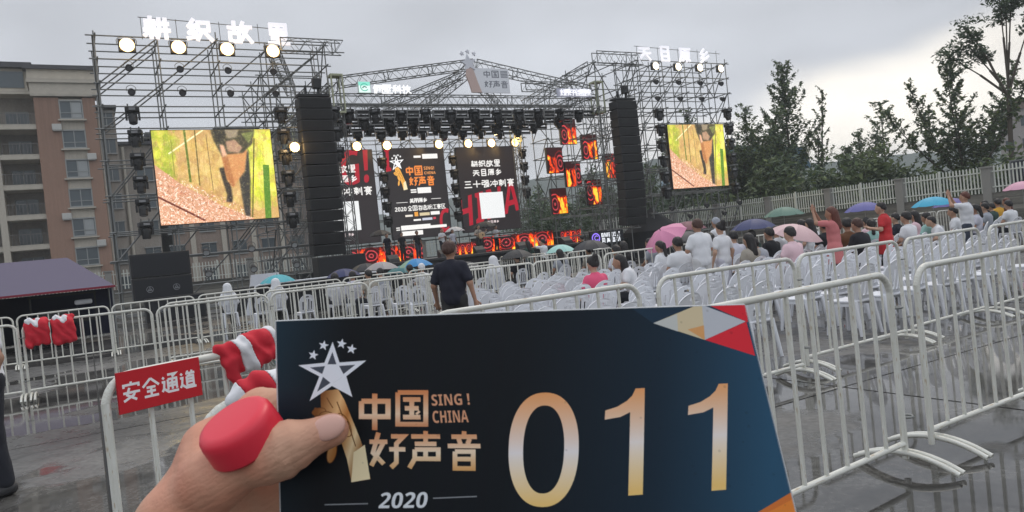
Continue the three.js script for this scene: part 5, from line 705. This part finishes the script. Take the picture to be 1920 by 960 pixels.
{ // empty chairs: rows behind the second barriers
  const r = rng(41); const rowsD = [6.0, 6.85, 7.7, 8.55, 9.4, 10.25, 11.1, 11.95, 12.75];
  rowsD.forEach((D, k) => {
    let c = 0; const s0 = k < 5 ? 4.1 + 0.12 * k : 5.0 + 0.35 * (k - 4), s1 = 12.8 + k * 1.35;
    for (let x = s0; x < s1; x += 0.6) {
      const xx = x + 0.1 * (r() - 0.5), zz = -(D + 0.16 * (r() - 0.5)); if (r() < 0.06 || seats.some(([a, b]) => Math.hypot(a - xx, b - zz) < 0.52)) continue; if (k > 4 && x > 11 && r() < 0.12) continue;
      chair(`white plastic chair, ${ord(k + 1)} row from the near barriers, ${ord(++c)} seat from the left`, xx, zz, PI + 0.5 * (r() - 0.5) * r(), 'empty chairs in rows');
    }
  });
  let c = 0; for (const [px, d] of [[690, 18.8], [745, 18.4], [775, 17.6], [862, 17.2], [890, 18], [480, 20.6], [560, 19], [1000, 17.4], [1035, 16.6], [1075, 17], [1215, 16], [1240, 15.2], [1330, 16.4], [1375, 16.2]]) { const [x, z] = spot(px, 480, d); chair(`empty white plastic chair beyond the middle barriers, ${ord(++c)} from the left`, x, z, PI + 0.7 * (r() - 0.5), 'chairs beyond the middle barriers'); }
}
// ---------------------------------------------------------------- umbrellas
const panelGeo = (() => {
  const R = 0.53, h = 0.23, n = 5, m = 6, pos = [], uv = [], idx = [], shell = (off) => { for (let j = 0; j <= m; j++) for (let i = 0; i <= n; i++) { const q = j / m, a = (i / n - 0.5) * PI / 4, e = 1 - (2 * i / n - 1) ** 2, rr = R * q * (1 - 0.055 * e * q * q), y = h * (1 - q ** 2.1) - 0.028 * e * q * (1 - 0.4 * q) - off; pos.push(Math.cos(a) * rr * (Math.cos(PI / 8) / Math.cos(a)) ** 0.35, y, Math.sin(a) * rr); uv.push(i / n, q); } };
  shell(0); shell(0.004); const N = (m + 1) * (n + 1); for (let s = 0; s < 2; s++) for (let j = 0; j < m; j++) for (let i = 0; i < n; i++) { const a = s * N + j * (n + 1) + i, b = a + 1, c = a + n + 1, d = c + 1; s ? idx.push(a, c, b, b, c, d) : idx.push(a, b, c, b, d, c); }
  const g = new THREE.BufferGeometry(); g.setAttribute('position', new THREE.Float32BufferAttribute(pos, 3)); g.setAttribute('uv', new THREE.Float32BufferAttribute(uv, 2)); g.setIndex(idx); g.computeVertexNormals(); return g;
})();
const ribGeo = mg([cyl(V(0.02, 0.218, 0), V(0.28, 0.15, 0), 0.004, 0.004, 5), cyl(V(0.28, 0.15, 0), V(0.545, -0.012, 0), 0.004, 0.003, 5), cyl(V(0.015, 0.02, 0), V(0.27, 0.148, 0), 0.003, 0.003, 4)]);
const UG = { shaft: cyl(V(0, -0.68, 0), V(0, 0.24, 0), 0.006), tip: cyl(V(0, 0.225, 0), V(0, 0.29, 0), 0.012, 0.004), handle: tube([V(0, -0.66, 0), V(0, -0.76, 0), V(0.02, -0.8, 0), V(0.055, -0.79, 0), V(0.065, -0.75, 0)], 0.012, 14, 6) };
function umbrella(label, px, py, wpx, cols, o = {}) {
  const d = o.d ?? F * 1.06 / wpx, p = at(px, py, d), t = thing('umbrella', label, 'umbrella', p.x, p.y - 0.26 * (o.scale || 1), p.z, o.turn || 0.2, 'open umbrellas');
  t.scale.setScalar(o.scale || 1); t.rotation.set(o.tx || 0, o.turn || 0.2, o.tz || 0); const ms = cols.map((c) => M(c, 0.6, 0, { side: THREE.DoubleSide }));
  for (let i = 0; i < 8; i++) { const a = part(t, 'canopy_panel', panelGeo, ms[i % ms.length]); a.rotation.y = i * PI / 4; const b = part(t, 'rib', ribGeo, silver); b.rotation.y = i * PI / 4 + PI / 8; }
  part(t, 'shaft', UG.shaft, silver); part(t, 'tip', UG.tip, black); part(t, 'handle', UG.handle, black); return t;
}
umbrella('teal umbrella over a white poncho at left', 519, 513, 64, [[0.06, 0.36, 0.42]]);
umbrella('navy umbrella over two white ponchos', 643, 502, 64, [[0.022, 0.03, 0.10]]);
umbrella('black umbrella just left of the grey one', 684, 492, 56, [[0.02, 0.02, 0.022]], { d: 24 });
umbrella('pale grey umbrella before the flame riser', 714, 489, 64, [[0.30, 0.28, 0.28]]);
umbrella('dark teal umbrella just right of the grey one', 752, 496, 56, [[0.04, 0.16, 0.17]], { d: 24 });
umbrella('bright blue umbrella with green panels beside the walking man', 778, 483, 64, [[0.03, 0.22, 0.48], [0.03, 0.22, 0.48], [0.03, 0.22, 0.48], [0.22, 0.36, 0.26]], { turn: 0.9 });
umbrella('dark grey umbrella half hidden behind the walking man', 872, 489, 54, [[0.06, 0.06, 0.065]], { d: 25 });
umbrella('first black umbrella right of the walking man', 968, 466, 66, [[0.018, 0.018, 0.02]]);
umbrella('mint green umbrella over the middle barriers', 1050, 457, 60, [[0.33, 0.58, 0.53]]);
umbrella('second black umbrella, before the violet sign', 1106, 448, 74, [[0.022, 0.022, 0.026]]);
umbrella('tilted bright pink umbrella before the standing men', 1246, 425, 70, [[0.60, 0.22, 0.36]], { d: 17.5, tz: 0.62, tx: -0.15, scale: 1.05 });
umbrella('plum umbrella right behind the tilted pink one', 1288, 413, 64, [[0.17, 0.06, 0.08]], { d: 21 });
umbrella('charcoal umbrella left of the standing white-shirted man', 1284, 432, 66, [[0.05, 0.05, 0.055]], { d: 19 });
umbrella('large navy umbrella left of the pale pink one', 1411, 408, 80, [[0.035, 0.045, 0.13]], { scale: 1.05 });
umbrella('pale pink umbrella tilted toward the camera', 1490, 418, 84, [[0.62, 0.43, 0.44]], { d: 16.6, tx: 0.35, tz: -0.1, scale: 1.08 });
umbrella('faded green umbrella against the fence', 1468, 386, 74, [[0.10, 0.19, 0.15]], { d: 30, scale: 1.5 });
umbrella('purple-blue umbrella left of the woman in red', 1620, 377, 68, [[0.10, 0.10, 0.30]], { d: 20.5 });
umbrella('cyan umbrella before the grey fence pillar', 1748, 367, 68, [[0.03, 0.34, 0.52]], { d: 20 });
umbrella('purple umbrella just behind the cyan one', 1782, 370, 60, [[0.12, 0.10, 0.30]], { d: 23 });
umbrella('pink umbrella at the right edge under the letter board', 1916, 338, 62, [[0.58, 0.30, 0.40]], { d: 27, scale: 1.2 });
umbrella('wide black parasol on stage at left', 712, 430, 34, [[0.015, 0.015, 0.015]], { d: 46, scale: 1.4 }); umbrella('wide black parasol on stage over the guitarist', 908, 414, 36, [[0.015, 0.015, 0.015]], { d: 46, scale: 1.5 }); umbrella('white parasol on stage beside the singer', 852, 424, 34, [[0.6, 0.6, 0.6]], { d: 46, scale: 1.2 });

// ---------------------------------------------------------------- tent, draped table, speaker-side clutter
{
  const t = thing('market_tent', 'low dusky purple tent with red trim and navy walls at left', 'tent', -4.4, 0, -26.2), roofM = M([0.115, 0.10, 0.15], 0.8, 0, { side: THREE.DoubleSide });
  const x0 = -5.2, x1 = 5.1, rz = 2.2, ye = 1.64, yr = 2.62, ra = -3.0, rb = 4.0; const q = (...p) => { const g = new THREE.BufferGeometry(); const a = []; for (let i = 1; i + 1 < p.length; i++) a.push(...p[0], ...p[i], ...p[i + 1]); g.setAttribute('position', new THREE.Float32BufferAttribute(a, 3)); g.computeVertexNormals(); g.setAttribute('uv', new THREE.Float32BufferAttribute(new Float32Array(a.length / 3 * 2), 2)); return g; };
  part(t, 'front_slope', q([x0, ye, rz], [x1, ye, rz], [rb, yr, 0], [ra, yr, 0]), roofM); part(t, 'back_slope', q([x1, ye, -rz], [x0, ye, -rz], [ra, yr, 0], [rb, yr, 0]), roofM); part(t, 'end_slope', q([x1, ye, rz], [x1, ye, -rz], [rb, yr, 0]), roofM); part(t, 'end_slope', q([x0, ye, -rz], [x0, ye, rz], [ra, yr, 0]), roofM);
  part(t, 'trim', mg([box(x1 - x0 + 0.06, 0.06, 0.03, (x0 + x1) / 2, ye - 0.03, rz + 0.02), box(0.03, 0.06, rz * 2, x1 + 0.02, ye - 0.03, 0)]), M([0.22, 0.015, 0.035], 0.7)); part(t, 'wall', mg([box(7.2, 1.5, 0.03, -1.5, 0.82, rz - 0.02), box(0.03, 1.5, rz * 2, x0, 0.82, 0), box(x1 - x0, 1.5, 0.03, 0, 0.82, -rz + 0.03)]), M([0.012, 0.014, 0.04], 0.8));
  for (const x of [x0 + 0.05, 0, x1 - 0.05]) for (const z of [rz - 0.09, -rz + 0.09]) part(t, 'pole', cyl(V(x, 0, z), V(x, ye, z), 0.025), galv);
  const k = thing('equipment_rack', 'dark frame with equipment and a white cloth under the tent', 'rack', -0.6, 0, -24.9); part(k, 'frame', mg([box(1.7, 0.05, 0.05, 0, 1.5, 0), box(0.05, 1.55, 0.05, -0.8, 0.78, 0), box(0.05, 1.55, 0.05, 0.8, 0.78, 0), box(1.6, 0.06, 0.6, 0, 0.72, -0.2)]), black); part(k, 'console', rbox(1.0, 0.35, 0.5, 0.03, -0.15, 0.93, -0.2), blackGloss); part(k, 'cloth', rbox(0.45, 0.14, 0.3, 0.05, 0.5, 1.25, 0.05), C.white);
  const tb = thing('draped_table', 'long black-draped table with white edging left of the stage', 'table', 7.2, 0, -26.5); part(tb, 'drape', rbox(4.6, 1.1, 0.9, 0.05, 0, 0.56, 0), blackCloth); part(tb, 'white_edge', tube([V(-2.3, 0.4, 0.47), V(-2.28, 1.08, 0.47), V(-1.9, 1.14, 0.47), V(1.9, 1.14, 0.47), V(2.26, 1.08, 0.47), V(2.32, 0.7, 0.47)], 0.035, 40, 6, false, 0.2), C.white);
  const cov = thing('covered_equipment', 'white sheet draped over equipment left of the stage', 'cover', 6.0, 0, -29.5); const g = new THREE.CylinderGeometry(0.5, 0.85, 1.5, 18, 8), p = g.attributes.position; for (let i = 0; i < p.count; i++) { const a = Math.atan2(p.getZ(i), p.getX(i)), y = (p.getY(i) + 0.75) / 1.5; const f = 1 + 0.12 * Math.sin(a * 5) * (1 - y) + 0.06 * Math.sin(a * 11 + 2); p.setXYZ(i, p.getX(i) * f, p.getY(i) + 0.75, p.getZ(i) * f); } g.computeVertexNormals(); part(cov, 'sheet', g, M([0.58, 0.6, 0.64], 0.8));
  for (let i = 0; i < 5; i++) { const c = thing('flight_case', `black flight case with metal edges before the stage skirt, ${ord(i + 1)} from the left`, 'case', 12.6 + i * 3.4, 0, -35.4 + 0.2 * (i % 2), 0.1 * i, 'flight cases at the stage'); part(c, 'body', rbox(1.0, 0.7, 0.6, 0.02, 0, 0.36, 0), black); part(c, 'edge', mg([box(1.02, 0.03, 0.62, 0, 0.7, 0), box(1.02, 0.03, 0.62, 0, 0.03, 0), box(0.03, 0.66, 0.03, -0.5, 0.36, 0.3), box(0.03, 0.66, 0.03, 0.5, 0.36, 0.3)]), galv); }
}
// ---------------------------------------------------------------- cloths and sign on the barriers
function cloth(parent, name, w, hf, hb, mat, seed, x = 0, off = 0, puff = 0.03) { // a cloth folded over a rail at the local origin, rail along x
  const n = 22, path = [], R = 0.028 + off; for (let i = 0; i <= 8; i++) path.push([R + puff * (1 - i / 8) * 0.4, -hf * (1 - i / 8)]); for (let i = 1; i < 8; i++) { const a = i * PI / 8; path.push([Math.cos(a) * R, Math.sin(a) * R]); } for (let i = 0; i <= 8; i++) path.push([-R - puff * i / 8 * 0.4, -hb * i / 8]);
  const m = path.length, pos = [], idx = [], f = (s, t) => fbm(s * 5 + seed, t * 4 + seed * 3, 3) - 0.5;
  for (const sh of [0, -0.006]) for (let i = 0; i <= n; i++) for (let j = 0; j < m; j++) { const u = i / n, [z, y] = path[j], k = Math.min(1, Math.abs(y) / 0.1), rr = f(u, j / m) * puff * 2.4 * k; pos.push(x + (u - 0.5) * w * (1 + 0.12 * f(3, j / m + u) * k) + 0.03 * f(j / m, 9) * k, y + 0.03 * f(u * 1.3, 5) * k, z + Math.sign(z || 1) * (rr + sh)); }
  const N = (n + 1) * m; for (let s = 0; s < 2; s++) for (let i = 0; i < n; i++) for (let j = 0; j + 1 < m; j++) { const a = s * N + i * m + j, b = a + 1, c = a + m, d = c + 1; s ? idx.push(a, c, b, b, c, d) : idx.push(a, b, c, b, d, c); }
  const g = new THREE.BufferGeometry(); g.setAttribute('position', new THREE.Float32BufferAttribute(pos, 3)); g.setIndex(idx); g.computeVertexNormals(); return part(parent, name, g, mat);
}
const redCloth = M([0.58, 0.018, 0.035], 0.8, 0, { side: THREE.DoubleSide }), whiteCloth = M([0.72, 0.72, 0.74], 0.8, 0, { side: THREE.DoubleSide });
{
  const b = scene.getObjectByName('crowd_barrier_010') , th = Math.atan2(0.76, 1.65), u = [Math.cos(th), -Math.sin(th)];
  const on = (s) => [u[0] * s, -3.70 + u[1] * s];
  const bundle = (t, bones, bands, seed, sc = 1) => { const f0 = field(bones, 0.035 * sc), [lo, hi] = bounds(bones, 0.04 * sc), f = (x, y, z) => f0(x, y, z) + sc * (0.0045 * Math.sin((x * 75 + y * 48) / sc + 4 * fbm(x * 14 / sc + seed, y * 14 / sc + z * 9 / sc, 2)) + 0.024 * (fbm(x * 15 / sc + seed, (y * 0.6 - z) * 15 / sc, 2) - 0.5)); for (const [name, mat, a, b, sk, grow] of bands) part(t, name, nets((x, y, z) => { const q = x + y * sk; return Math.max(f(x, y, z) - grow, a - q, q - b); }, lo, hi, 0.0055 * sc), mat); };
  { const [x, z] = on(0.74), t = thing('red_vest', 'red vest with a white band bundled over the sign barrier rail', 'vest', x, BH - 0.01, z, th, 'red and white vests'); bundle(t, [B([-0.14, 0.015, 0], [0, 0.0, 0.01], 0.036, 0.045), B([-0.12, -0.05, 0.03], [-0.08, -0.17, 0.035], 0.04, 0.03), B([-0.03, 0.0, 0.02], [0.0, -0.08, 0.03], 0.045, 0.04), B([0.02, 0.03, 0.01], [0.13, 0.03, 0.01], 0.055, 0.06), B([0.03, -0.05, 0.03], [0.12, -0.04, 0.03], 0.05, 0.045)], [['cloth', redCloth, -9, -0.07, 0.35, 0], ['white_band', whiteCloth, -0.07, 0.0, 0.35, 0.003], ['cloth', redCloth, 0.0, 0.15, 0.35, 0], ['white_hem', whiteCloth, 0.15, 9, 0.35, 0.002]], 3); }
  { const t = thing('red_vest', 'red vest with white sides over the barrier end behind the hand', 'vest', 0.44, BH + 0.004, -2.43, 0.05, 'red and white vests'); bundle(t, [B([-0.09, -0.012, 0.01], [0, 0.016, 0], 0.026, 0.038), B([0, 0.016, 0], [0.16, 0.02, 0.0], 0.038, 0.032), B([-0.03, -0.05, 0.03], [0.06, -0.05, 0.03], 0.028, 0.03)], [['white_side', whiteCloth, -9, -0.05, 0.5, 0.002], ['cloth', redCloth, -0.05, 0.05, 0.5, 0], ['white_side', whiteCloth, 0.05, 9, 0.5, 0.002]], 8); }
  for (const [x, lab, s] of [[-0.70, 'left', 21], [-0.35, 'right', 26]]) { const t = thing('red_vest', `red vest with a white collar over the left middle-row barrier, ${lab} of the pair`, 'vest', x, BH - 0.01, -13.36, 0, 'red and white vests'); bundle(t, [B([-0.1, 0.0, 0.02], [0.1, 0.01, 0.02], 0.05, 0.055), B([-0.09, -0.06, 0.06], [-0.1, -0.34, 0.07], 0.075, 0.065), B([0.08, -0.06, 0.06], [0.1, -0.32, 0.07], 0.075, 0.06), B([0, -0.1, 0.06], [0.0, -0.3, 0.07], 0.08, 0.07)], [['cloth', redCloth, -9, 9, 0, 0]], s, 1.5); bundle(t, [B([-0.09, 0.015, 0.05], [0.0, -0.05, 0.1], 0.05, 0.04), B([0.0, -0.05, 0.1], [0.03, 0.01, 0.06], 0.03, 0.04)], [['white_collar', whiteCloth, -9, 9, 0, 0.004]], s + 3, 1.0); }
  const st = canvasTex(640, 280, (c) => { c.fillStyle = '#c81624'; c.fillRect(0, 0, 640, 280); c.strokeStyle = '#f6f2f2'; glyphs(c, '安全通道', 30, 72, 136, { lw: 18, gap: 1.06 }); });
  const [x, z] = on(0.265), sg = thing('safety_sign', 'red sign with white characters 安全通道 on the left foreground barrier', 'sign', x + 0.013, BH - 0.155, z + 0.027, th); part(sg, 'board', rbox(0.40, 0.185, 0.006, 0.002, 0, 0.06, 0), M([0.45, 0.01, 0.02], 0.5)); part(sg, 'face', new THREE.PlaneGeometry(0.396, 0.181), M([1, 1, 1], 0.45, 0, { map: st }), 0, 0.06, 0.0045); sg.rotation.z = 0.0;
}
// ---------------------------------------------------------------- number card and the hand that holds it
{
  const edgeL = (y) => 518 + (y - 603) * 0.025, edgeR = (y) => 1396 + (y - 572) * 0.245, top = (x) => 603 - (x - 518) * 0.0353, bot = (x) => 1022 - (x - 518) * 0.02, W = 2000, H = 960;
  const c2 = (x, y) => [(x - edgeL(y)) / (edgeR(y) - edgeL(y)) * W, (y - top(x)) / (bot(x) - top(x)) * H];
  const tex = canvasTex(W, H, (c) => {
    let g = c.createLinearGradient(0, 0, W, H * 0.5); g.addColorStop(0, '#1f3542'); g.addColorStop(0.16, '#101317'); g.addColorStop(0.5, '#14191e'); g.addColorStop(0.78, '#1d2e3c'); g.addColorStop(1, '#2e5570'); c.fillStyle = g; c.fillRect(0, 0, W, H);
    const poly = (p, f) => { c.beginPath(); p.forEach((q, i) => c[i ? 'lineTo' : 'moveTo'](...c2(...q))); c.closePath(); c.fillStyle = f; c.fill(); };
    poly([[1180, 575], [1318, 570], [1226, 608]], '#23384a'); poly([[1226, 608], [1308, 572], [1318, 572], [1322, 640]], '#d9c8a4'); poly([[1316, 572], [1322, 640], [1398, 604]], '#c3c6cc'); poly([[1318, 568], [1400, 560], [1402, 606]], '#e0303c'); poly([[1322, 640], [1399, 604], [1416, 670]], '#e2323f'); poly([[1226, 608], [1270, 590], [1272, 624]], '#c9cbc6'); poly([[1290, 620], [1320, 612], [1322, 640]], '#e0a56a');
    poly([[1385, 975], [1486, 918], [1540, 1040], [1300, 1030]], '#d8783a'); poly([[1430, 960], [1490, 930], [1520, 1030]], '#e88a3c');
    emblem(c, (x, y) => c2(260 + x / 2.526, 580 + y / 2.526), 1, { star: '#e6ebf2', fill: 'rgba(120,126,140,.55)', arm: (() => { const a = c2(590, 800), b = c2(690, 830), q = c.createLinearGradient(...a, ...b); q.addColorStop(0, '#7d4e26'); q.addColorStop(0.35, '#e8bd84'); q.addColorStop(0.55, '#b9793f'); q.addColorStop(0.8, '#f3dcae'); q.addColorStop(1, '#8d5c30'); return q; })(), line: '#6a4020' });
    const gold = (y0, y1, a, b, d) => { const q = c.createLinearGradient(0, c2(900, y0)[1], 0, c2(900, y1)[1]); q.addColorStop(0, a); q.addColorStop(0.55, b); q.addColorStop(1, d); return q; };
    const gm = (x, y) => c2(x, y); c.strokeStyle = gold(735, 810, '#d98a58', '#f0d0b0', '#c9784a'); glyphs(c, '中', 672, 739, 72, { lw: 22, map: gm }); glyphs(c, '国', 745, 737, 66, { lw: 20, map: gm }); c.strokeStyle = gold(805, 885, '#d98a58', '#f2dcc0', '#d8a060'); glyphs(c, '好声音', 698, 812, 68, { lw: 19, map: gm, gap: 1.06 });
    c.fillStyle = '#dca07c'; c.save(); let p = c2(815, 765); c.font = 'bold 66px sans-serif'; c.translate(...p); c.scale(0.82, 1); c.fillText('SING !', 0, 0); c.restore(); c.save(); p = c2(817, 797); c.font = 'bold 70px sans-serif'; c.translate(...p); c.scale(0.66, 1); c.fillText('CHINA', 0, 0); c.restore();
    c.save(); c.fillStyle = '#dde2e6'; c.font = 'italic bold 88px sans-serif'; p = c2(713, 953); c.translate(...p); c.fillText('2020', 0, 0); c.restore(); c.strokeStyle = '#8c9094'; c.lineWidth = 5; for (const [a, b] of [[[612, 948], [695, 945]], [[818, 934], [900, 930]]]) { c.beginPath(); c.moveTo(...c2(...a)); c.lineTo(...c2(...b)); c.stroke(); }
    c.strokeStyle = '#d8dade'; glyphs(c, '全国海选', 690, 962, 52, { lw: 10, map: gm, gap: 1.1 });
    const num = (pts, holes) => { c.beginPath(); for (const l of [pts, holes || []]) { l.forEach((q, i) => c[i ? 'lineTo' : 'moveTo'](...c2(...q))); if (l.length) c.closePath(); } c.fill('evenodd'); };
    c.fillStyle = gold(735, 950, '#efa060', '#f1eae8', '#f3cb7c'); const ell = (cx, cy, rx, ry, rot) => Array.from({ length: 60 }, (_, i) => { const a = i / 60 * 2 * PI, e = 2.25, co = Math.cos(a), si = Math.sin(a), ex = Math.sign(co) * Math.abs(co) ** (2 / e) * rx, ey = Math.sign(si) * Math.abs(si) ** (2 / e) * ry; return [cx + ex + rot * ey, cy + ey]; });
    num(ell(1024, 844, 65, 104, -0.03), ell(1024, 844, 38, 80, -0.03)); for (const [dx, dy] of [[0, 0], [154, -9]]) { c.fillStyle = gold(730 + dy, 927 + dy, '#efa060', '#f3e9e2', '#f3cb7c'); num([[1194, 732], [1211, 731], [1207, 925], [1180, 927], [1184, 776], [1166, 785], [1137, 790], [1138, 773], [1160, 766], [1178, 755], [1188, 745]].map(([x, y]) => [x + dx, y + dy])); }
    const r = rng(9); for (let i = 0; i < 90; i++) { c.globalAlpha = 0.1; c.fillStyle = '#0a0c0e'; c.beginPath(); c.arc(r() * W, r() * H, 2 + 5 * r(), 0, 7); c.fill(); } c.globalAlpha = 1;
  });
  const A = at(518, 603, 0.372), Bq = at(1396, 572, 0.368), Cq = at(edgeR(1010), 1010, 0.346), Dq = at(edgeL(1022), 1022, 0.352), o = Dq.clone();
  const t = thing('number_card', 'dark printed number card 011 with star-and-fist emblem held in the foreground', 'card', o.x, o.y, o.z), nrm = Bq.clone().sub(A).cross(A.clone().sub(Dq)).normalize(); if (nrm.dot(camera.position.clone().sub(A)) < 0) nrm.negate();
  const grid = (off, n = 24, m = 12) => { const pos = [], uv = [], idx = []; for (let j = 0; j <= m; j++) for (let i = 0; i <= n; i++) { const u = i / n, v = j / m, p = A.clone().lerp(Bq, u).lerp(Dq.clone().lerp(Cq, u), v).addScaledVector(nrm, off + 0.0035 * (4 * u * (1 - u))).sub(o); pos.push(p.x, p.y, p.z); uv.push(u, 1 - v); } for (let j = 0; j < m; j++) for (let i = 0; i < n; i++) { const a = j * (n + 1) + i, b = a + 1, c = a + n + 1, d = c + 1; idx.push(a, c, b, b, c, d); } const g = new THREE.BufferGeometry(); g.setAttribute('position', new THREE.Float32BufferAttribute(pos, 3)); g.setAttribute('uv', new THREE.Float32BufferAttribute(uv, 2)); g.setIndex(idx); g.computeVertexNormals(); return g; };
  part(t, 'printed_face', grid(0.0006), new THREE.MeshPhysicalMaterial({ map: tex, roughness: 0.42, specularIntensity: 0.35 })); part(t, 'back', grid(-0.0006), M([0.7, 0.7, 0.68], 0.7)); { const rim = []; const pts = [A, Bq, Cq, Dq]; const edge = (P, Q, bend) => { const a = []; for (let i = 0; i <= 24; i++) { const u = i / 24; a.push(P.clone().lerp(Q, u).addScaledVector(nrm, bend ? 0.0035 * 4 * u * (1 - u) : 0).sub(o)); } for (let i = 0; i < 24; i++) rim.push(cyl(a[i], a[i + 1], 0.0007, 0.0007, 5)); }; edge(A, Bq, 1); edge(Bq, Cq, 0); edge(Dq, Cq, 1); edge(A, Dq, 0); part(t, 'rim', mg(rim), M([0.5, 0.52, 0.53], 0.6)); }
  // hand
  const J = (px, py, d) => { const p = at(px, py, d).sub(o); return [p.x, p.y, p.z]; };
  const tip = J(622, 806, 0.344), ip = J(520, 846, 0.340), mcp = J(405, 898, 0.347), cmc = J(330, 985, 0.36), wrist = J(265, 1120, 0.375), elbow = J(40, 1560, 0.40);
  const hb = [B(tip, ip, 0.0078, 0.0094), B(ip, ip, 0.0102, 0.0102), B(ip, mcp, 0.0090, 0.0115), B(mcp, cmc, 0.0128, 0.0152), B(cmc, wrist, 0.018, 0.022), B(wrist, elbow, 0.022, 0.034), B(J(400, 850, 0.382), wrist, 0.015, 0.021), B(J(470, 900, 0.392), wrist, 0.015, 0.021), B(J(500, 960, 0.395), wrist, 0.014, 0.021),
    B(J(400, 838, 0.380), J(492, 772, 0.385), 0.0115, 0.0098), B(J(492, 772, 0.385), J(600, 752, 0.383), 0.0098, 0.0085), B(J(600, 752, 0.383), J(690, 770, 0.38), 0.0085, 0.0075), B(J(470, 890, 0.394), J(610, 850, 0.394), 0.0105, 0.0095), B(J(610, 850, 0.394), J(730, 850, 0.386), 0.0095, 0.008), B(J(490, 950, 0.396), J(620, 920, 0.394), 0.010, 0.009), B(J(620, 920, 0.394), J(720, 920, 0.385), 0.009, 0.0078), B(J(500, 1010, 0.394), J(610, 985, 0.39), 0.0088, 0.008), B(J(610, 985, 0.39), J(680, 985, 0.382), 0.008, 0.007), B(J(385, 880, 0.365), J(420, 850, 0.378), 0.012, 0.0125)];
  const h = thing('hand', 'bare hand in the left foreground, thumb pressed on the number card', 'hand', o.x, o.y, o.z);
  const skinBump = dataTex(512, (u, v) => { const a = fbm(u * 24, v * 70, 3, 2), b = vnoise(u * 128, v * 128, 128), w = Math.abs(fbm(u * 14, v * 30, 4, 2) - 0.5) * 5; return 0.35 * a + 0.25 * b + 0.4 * Math.min(1, w); });
  const [hlo, hhi] = bounds(hb, 0.008), hf = field(hb, 0.012), axT = V(...ip).sub(V(...tip)), aL = axT.length(), crease = [0.72, 0.80, 0.98, 1.06, 1.16], hg = nets((x, y, z) => { let d = hf(x, y, z); const q = ((x - tip[0]) * axT.x + (y - tip[1]) * axT.y + (z - tip[2]) * axT.z) / (aL * aL); if (q > 0.6 && q < 1.3) for (const c of crease) { const e = (q - c + 0.02 * Math.sin(y * 900)) * aL / 0.0012; if (Math.abs(e) < 3) d += 0.0007 * Math.exp(-e * e); } return d + 0.0006 * (fbm(x * 130, y * 130 + z * 70, 2) - 0.5); }, hlo, hhi, 0.00155), hp = hg.attributes.position, col = []; for (let i = 0; i < hp.count; i++) { const n = fbm(hp.getX(i) * 160 + 9, hp.getY(i) * 160 + hp.getZ(i) * 90, 3), k = 0.92 + 0.18 * (n - 0.5); const m2 = fbm(hp.getX(i) * 45 + 3, hp.getY(i) * 45 + hp.getZ(i) * 30, 3) - 0.5; col.push((0.63 + 0.12 * m2) * k, (0.315 - 0.12 * m2) * k, (0.205 - 0.10 * m2) * k); const q = V(hp.getX(i), hp.getY(i), hp.getZ(i)).applyQuaternion(camera.quaternion.clone().invert()); hg.attributes.uv.setXY(i, (q.x * 0.9 + q.y * 0.45) * 9, (q.y * 0.9 - q.x * 0.45) * 9); } hg.setAttribute('color', new THREE.Float32BufferAttribute(col, 3));
  part(h, 'skin', hg, new THREE.MeshPhysicalMaterial({ vertexColors: true, roughness: 0.6, bumpMap: skinBump, bumpScale: 0.00035 }));
  const ax = V(...tip).sub(V(...ip)).normalize(), tc = camera.position.clone().sub(o).sub(V(...tip)).normalize(), zz = tc.clone().addScaledVector(ax, -tc.dot(ax)).normalize().applyAxisAngle(ax, -0.25), yy = zz.clone().cross(ax), nail = part(h, 'thumb_nail', new THREE.SphereGeometry(1, 24, 14), M([0.62, 0.36, 0.29], 0.3)); nail.applyMatrix4(new THREE.Matrix4().makeBasis(ax.clone().multiplyScalar(0.0080), yy.clone().multiplyScalar(0.0058), zz.clone().multiplyScalar(0.0024)).setPosition(V(...tip).addScaledVector(ax, -0.0002).addScaledVector(zz, 0.0062)));
  // red bottle top clasped between thumb and forefinger, seen from above its rim
  const cg = new THREE.LatheGeometry([[0, 0.0075], [0.0130, 0.0074], [0.0160, 0.0062], [0.0174, 0.0040], [0.0178, 0.0012], [0.0180, -0.0075], [0.0174, -0.0088], [0, -0.009]].map((p) => new THREE.Vector2(...p)), 56), cc = at(449, 806, 0.3385), capT = solo('bottle_top', 'smooth matte red bottle top clasped between thumb and forefinger', 'bottle top', cg, M([0.74, 0.028, 0.055], 0.42), cc.x, cc.y, cc.z);
  const yA = V(-0.36, 0.80, 0.40).normalize().applyQuaternion(camera.quaternion); capT.quaternion.setFromUnitVectors(UP, yA);
}
scene.traverse((m) => { if (m.isMesh) m.castShadow = m.receiveShadow = true; });
renderer.render(scene, camera);
